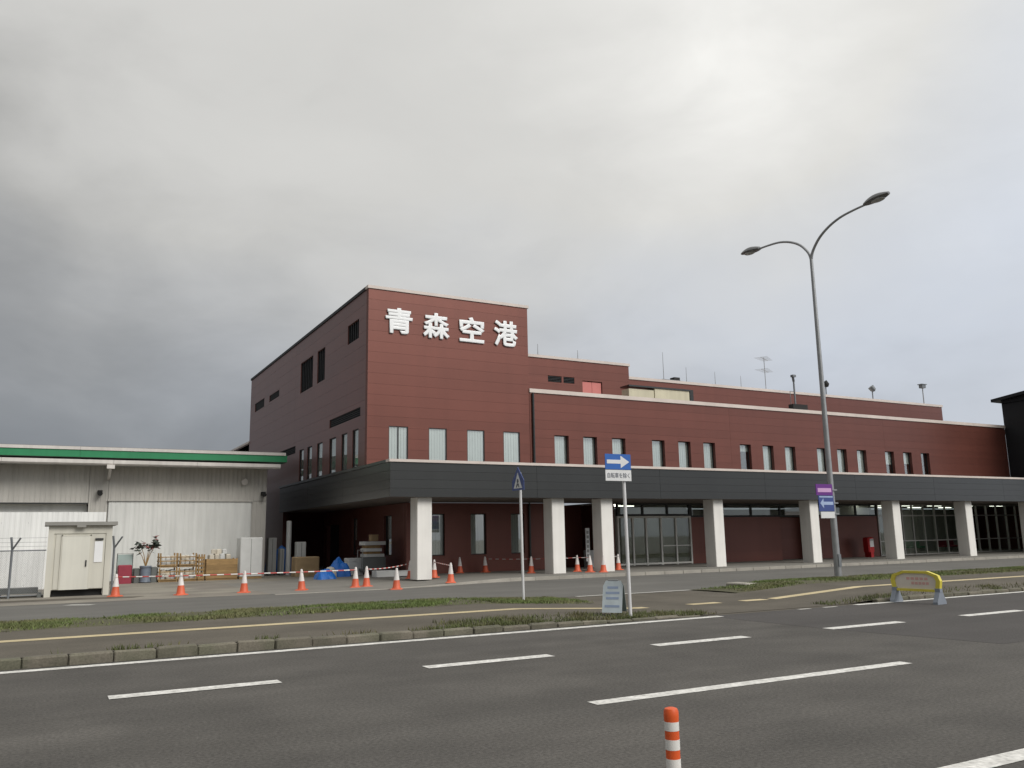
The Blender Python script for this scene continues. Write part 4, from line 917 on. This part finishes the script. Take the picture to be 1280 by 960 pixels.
t = thing('crossing_sign', (10.44, 18.6, 0.1), 'narrow blue pedestrian crossing sign on a white pole in the grass', 'road sign')
mb = MB(); mb.tube([(10.45, 18.6, 0.02), (10.42, 18.6, 3.22)], 0.034, 12); mb.build('pole', 'pole_white', t, True, smooth=True)
ang = R(62)
def fC(u, n, z): return (10.37-n, 18.6-u, z)
mb = MB(); mb.prism([(-0.30, 2.78), (0.30, 2.78), (0.30, 3.02), (0.0, 3.36), (-0.30, 3.02)], 0.0, 0.014, fC); q = mb.build('panel', 'sign_blue_dark', t, True)
mb = MB(); mb.prism([(-0.21, 2.83), (0.21, 2.83), (0.0, 3.22)], 0.014, 0.018, fC); mb.build('triangle', 'sign_white', q, True)
mb = MB(); mb.prism([(-0.03, 3.06), (0.03, 3.06), (0.05, 2.99), (0.0, 2.95), (-0.05, 2.99)], 0.018, 0.021, fC); mb.prism([(-0.05, 2.95), (0.04, 2.95), (0.09, 2.85), (0.05, 2.85), (0.0, 2.91), (-0.06, 2.85), (-0.10, 2.85)], 0.018, 0.021, fC); mb.build('walking_figure', 'ink', q, True)
# sandwich board
t = thing('sandwich_board', (9.98, 14.12, 0.14), 'small pale blue-grey folding board beside the one way sign', 'board', rz=R(-52))
for s, nm, mt in ((-1, 'front_panel', 'board_face'), (1, 'rear_panel', 'board_back')):
    def fb(u, n, z, s=s): return (u, s*(0.17*(1-z/0.60))+s*n, z)
    mb = MB(); mb.prism([(-0.20, 0.0), (0.20, 0.0), (0.20, 0.50), (0.15, 0.60), (-0.15, 0.60), (-0.20, 0.50)], 0.0, 0.014, fb); q = mb.build(nm, mt, t)
    if s == -1:
        for z, w_ in ((0.47, 0.11), (0.37, 0.14), (0.27, 0.13), (0.12, 0.15)):
            mb = MB(); mb.prism([(-w_, z-0.022), (w_, z-0.022), (w_, z+0.022), (-w_, z+0.022)], 0.014, 0.017, fb); mb.build('print_line', 'ink_blue', q)
mb = MB(); mb.tube([(-0.1, -0.01, 0.61), (0.1, -0.01, 0.61)], 0.012, 6); mb.build('hinge', 'galv', t)
# yellow barrier across the lane
t = thing('road_barrier', (17.4, 12.85, 0.0), 'low yellow plastic barrier with pale panel and grey-blue feet on the road', 'barrier', rz=R(4))
fY = lambda u, n, z: (-n, u, z)
mb = MB(); outer = [(-0.56, 0.26), (0.56, 0.26), (0.60, 0.50), (0.55, 0.62), (0.30, 0.71), (-0.30, 0.71), (-0.55, 0.62), (-0.60, 0.50)]; inner = [(-0.47, 0.315), (0.47, 0.315), (0.50, 0.50), (0.46, 0.585), (0.27, 0.655), (-0.27, 0.655), (-0.46, 0.585), (-0.50, 0.50)]
k = len(outer); vs_ = [fY(u, n, z) for n in (-0.045, 0.045) for pl_ in (outer, inner) for u, z in pl_]; fs = []
for i in range(k):
    j = (i+1) % k; fs += [(i, j, k+j, k+i), (2*k+i, 3*k+i, 3*k+j, 2*k+j), (i, 2*k+i, 2*k+j, j), (k+i, k+j, 3*k+j, 3*k+i)]
mb.add(vs_, fs); mb.build('frame', 'barrier_yellow', t)
mb = MB(); mb.prism(inner, -0.02, 0.02, fY); q = mb.build('panel', 'barrier_panel', t)
for z, u0, u1 in ((0.54, -0.30, 0.24), (0.44, -0.32, 0.12)):
    n = 5
    for i in range(n): mb = MB(); a = u0+(u1-u0)*i/n; mb.prism([(a, z-.028), (a+(u1-u0)/n*.75, z-.028), (a+(u1-u0)/n*.75, z+.028), (a, z+.028)], 0.02, 0.024, fY); mb.build('print_block', 'barrier_red', q)
for u in (-0.52, 0.52):
    mb = MB(); mb.prism([(-0.17, 0.0), (0.17, 0.0), (0.17, 0.05), (0.06, 0.26), (-0.06, 0.26), (-0.17, 0.05)], u-0.055, u+0.055, lambda a, n, z: (a, n, z)); mb.build('foot', 'barrier_foot', t)
    mb = MB(); mb.box(-0.05, 0.05, u-0.06, u+0.06, 0.26, 0.34); mb.build('leg', 'barrier_foot', t)

# flexible delineator post in the foreground
t = thing('delineator_post', (3.213, 4.03, 0.0), 'orange and white striped flexible post in the foreground road', 'bollard')
mb = MB(); mb.lathe([(0.12, 0.004), (0.12, 0.03), (0.09, 0.05), (0.046, 0.06)], 24); mb.build('base', 'post_orange', t, smooth=True)
zs = [0.06, 0.265, 0.314, 0.363, 0.411, 0.466, 0.513, 0.561]
mats_ = ['post_white', 'post_orange', 'post_white', 'post_orange', 'post_white', 'post_orange', 'post_white']
for i in range(7):
    r_ = 0.0415 if 'white' in mats_[i] else 0.0405
    mb = MB(); mb.lathe([(r_, zs[i]), (r_, zs[i+1])], 24); mb.build('reflective_band' if 'white' in mats_[i] else 'tube', mats_[i], t, smooth=True)
mb = MB(); mb.lathe([(0.041, 0.561), (0.043, 0.59), (0.042, 0.615), (0.036, 0.630), (0.02, 0.636)], 24); mb.build('cap', 'post_orange', t, smooth=True)

# ------------------------------------------------------------------ things on the roof
def rod(x, y, z0, z1, label, r_=0.02):
    t = thing('lightning_rod', (x, y, z0), label, 'rod', 'lightning rods on the roof edge')
    mb = MB(); mb.tube([(x, y, z0), (x, y, z1)], [r_, r_*0.5], 6); mb.build('rod', 'galv', t, True)
    mb = MB(); mb.box(x-0.07, x+0.07, y-0.07, y+0.07, z0, z0+0.06); mb.build('base', 'galv', t, True)
rod(22.65, 38.2, 11.21, 11.85, 'thin lightning rod on the roof storey beside the tall block')
rod(25.2, 38.2, 11.21, 11.75, 'thin lightning rod above the pale red roof door')
rod(32.85, 40.3, 10.95, 12.75, 'tallest thin rod on the long roof storey, left of its antenna', 0.022)
rod(34.65, 40.3, 10.95, 11.95, 'second thin rod from the left on the long roof storey')
rod(37.0, 40.3, 10.95, 11.85, 'third thin rod from the left on the long roof storey')
rod(39.2, 40.3, 10.95, 11.75, 'thin rod just left of the roof antenna')
t = thing('antenna', (41.5, 40.4, 10.95), 'television antenna with two tiers of bars on the long roof storey', 'antenna')
mb = MB(); mb.tube([(41.5, 40.4, 10.95), (41.5, 40.4, 13.2)], 0.022, 8); mb.build('mast', 'galv', t, True)
for z, n in ((12.3, 6), (13.1, 7)):
    mb = MB(); mb.tube([(40.9, 40.1, z), (42.2, 40.75, z)], 0.014, 6)
    for i in range(n): u = i/(n-1); c = Vector((40.9+1.3*u, 40.1+0.65*u, z)); d1 = Vector((0.2, -0.4, 0))*(1-0.3*u); mb.tube([c-d1, c+d1], 0.008, 5)
    mb.build('element', 'galv', t, True)
t = thing('roof_winch', (37.5, 34.2, 8.53), 'small dark hoist with upright arm on the wing parapet', 'hoist')
mb = MB(); mb.box(36.95, 38.1, 34.0, 34.35, 8.54, 8.84); mb.build('base', 'rubber', t, True)
mb = MB(); mb.tube([(37.35, 34.2, 8.8), (37.35, 34.2, 10.2)], 0.05, 8); mb.tube([(37.35, 34.2, 10.2), (37.2, 34.1, 10.45)], 0.07, 8); mb.build('mast', 'galv_dark', t, True)
mb = MB(); mb.tube([(37.05, 34.25, 8.84), (37.05, 34.25, 9.6), (37.33, 34.2, 9.6)], 0.02, 6); mb.build('handrail', 'galv_dark', t, True)
mb = MB(); mb.box(37.12, 37.36, 34.0, 34.2, 10.42, 10.55); mb.build('head', 'galv_dark', t, True)
def floodlight(x, label, tilt=0.3, h=0.7, mt='rubber'):
    t = thing('floodlight', (x, 40.3, 10.95), label, 'floodlight', 'lamps on the long roof storey')
    mb = MB(); mb.tube([(x, 40.3, 10.95), (x, 40.3, 10.95+h)], 0.04, 8); mb.build('mast', 'galv_dark', t, True)
    mb = MB(); mb.tube([(x-0.14, 40.3, 10.95+h+0.25), (x+0.02, 40.22, 10.95+h+0.02), (x+0.05, 40.2, 10.95+h-0.1)], [0.22, 0.2, 0.08], 12); mb.build('head', mt, t, True, smooth=True)
floodlight(47.1, 'dark floodlight on the roof just right of the street lamp pole')
floodlight(51.9, 'grey floodlight on the roof, middle of three', mt='galv_dark')
t = thing('roof_camera', (57.6, 40.3, 10.95), 'small camera on a thin mast at the right end of the roof', 'camera')
mb = MB(); mb.tube([(57.6, 40.3, 10.95), (57.6, 40.3, 12.2)], 0.04, 8); mb.build('mast', 'galv', t, True)
mb = MB(); mb.box(57.4, 57.8, 40.15, 40.45, 12.2, 12.45); mb.box(57.3, 57.9, 40.1, 40.5, 12.45, 12.5); mb.build('head', 'galv_dark', t, True)
t = thing('roof_vent', (33.3, 40.3, 10.95), 'flat dark vent cowl on the long roof storey behind the first rods', 'vent')
mb = MB(); mb.box(32.6, 34.0, 40.1, 40.8, 10.95, 11.02); mb.build('base', 'galv_dark', t, True)
mb = MB(); mb.box(33.5, 33.95, 40.1, 40.5, 11.02, 11.2); mb.build('cowl', 'rubber', t, True)
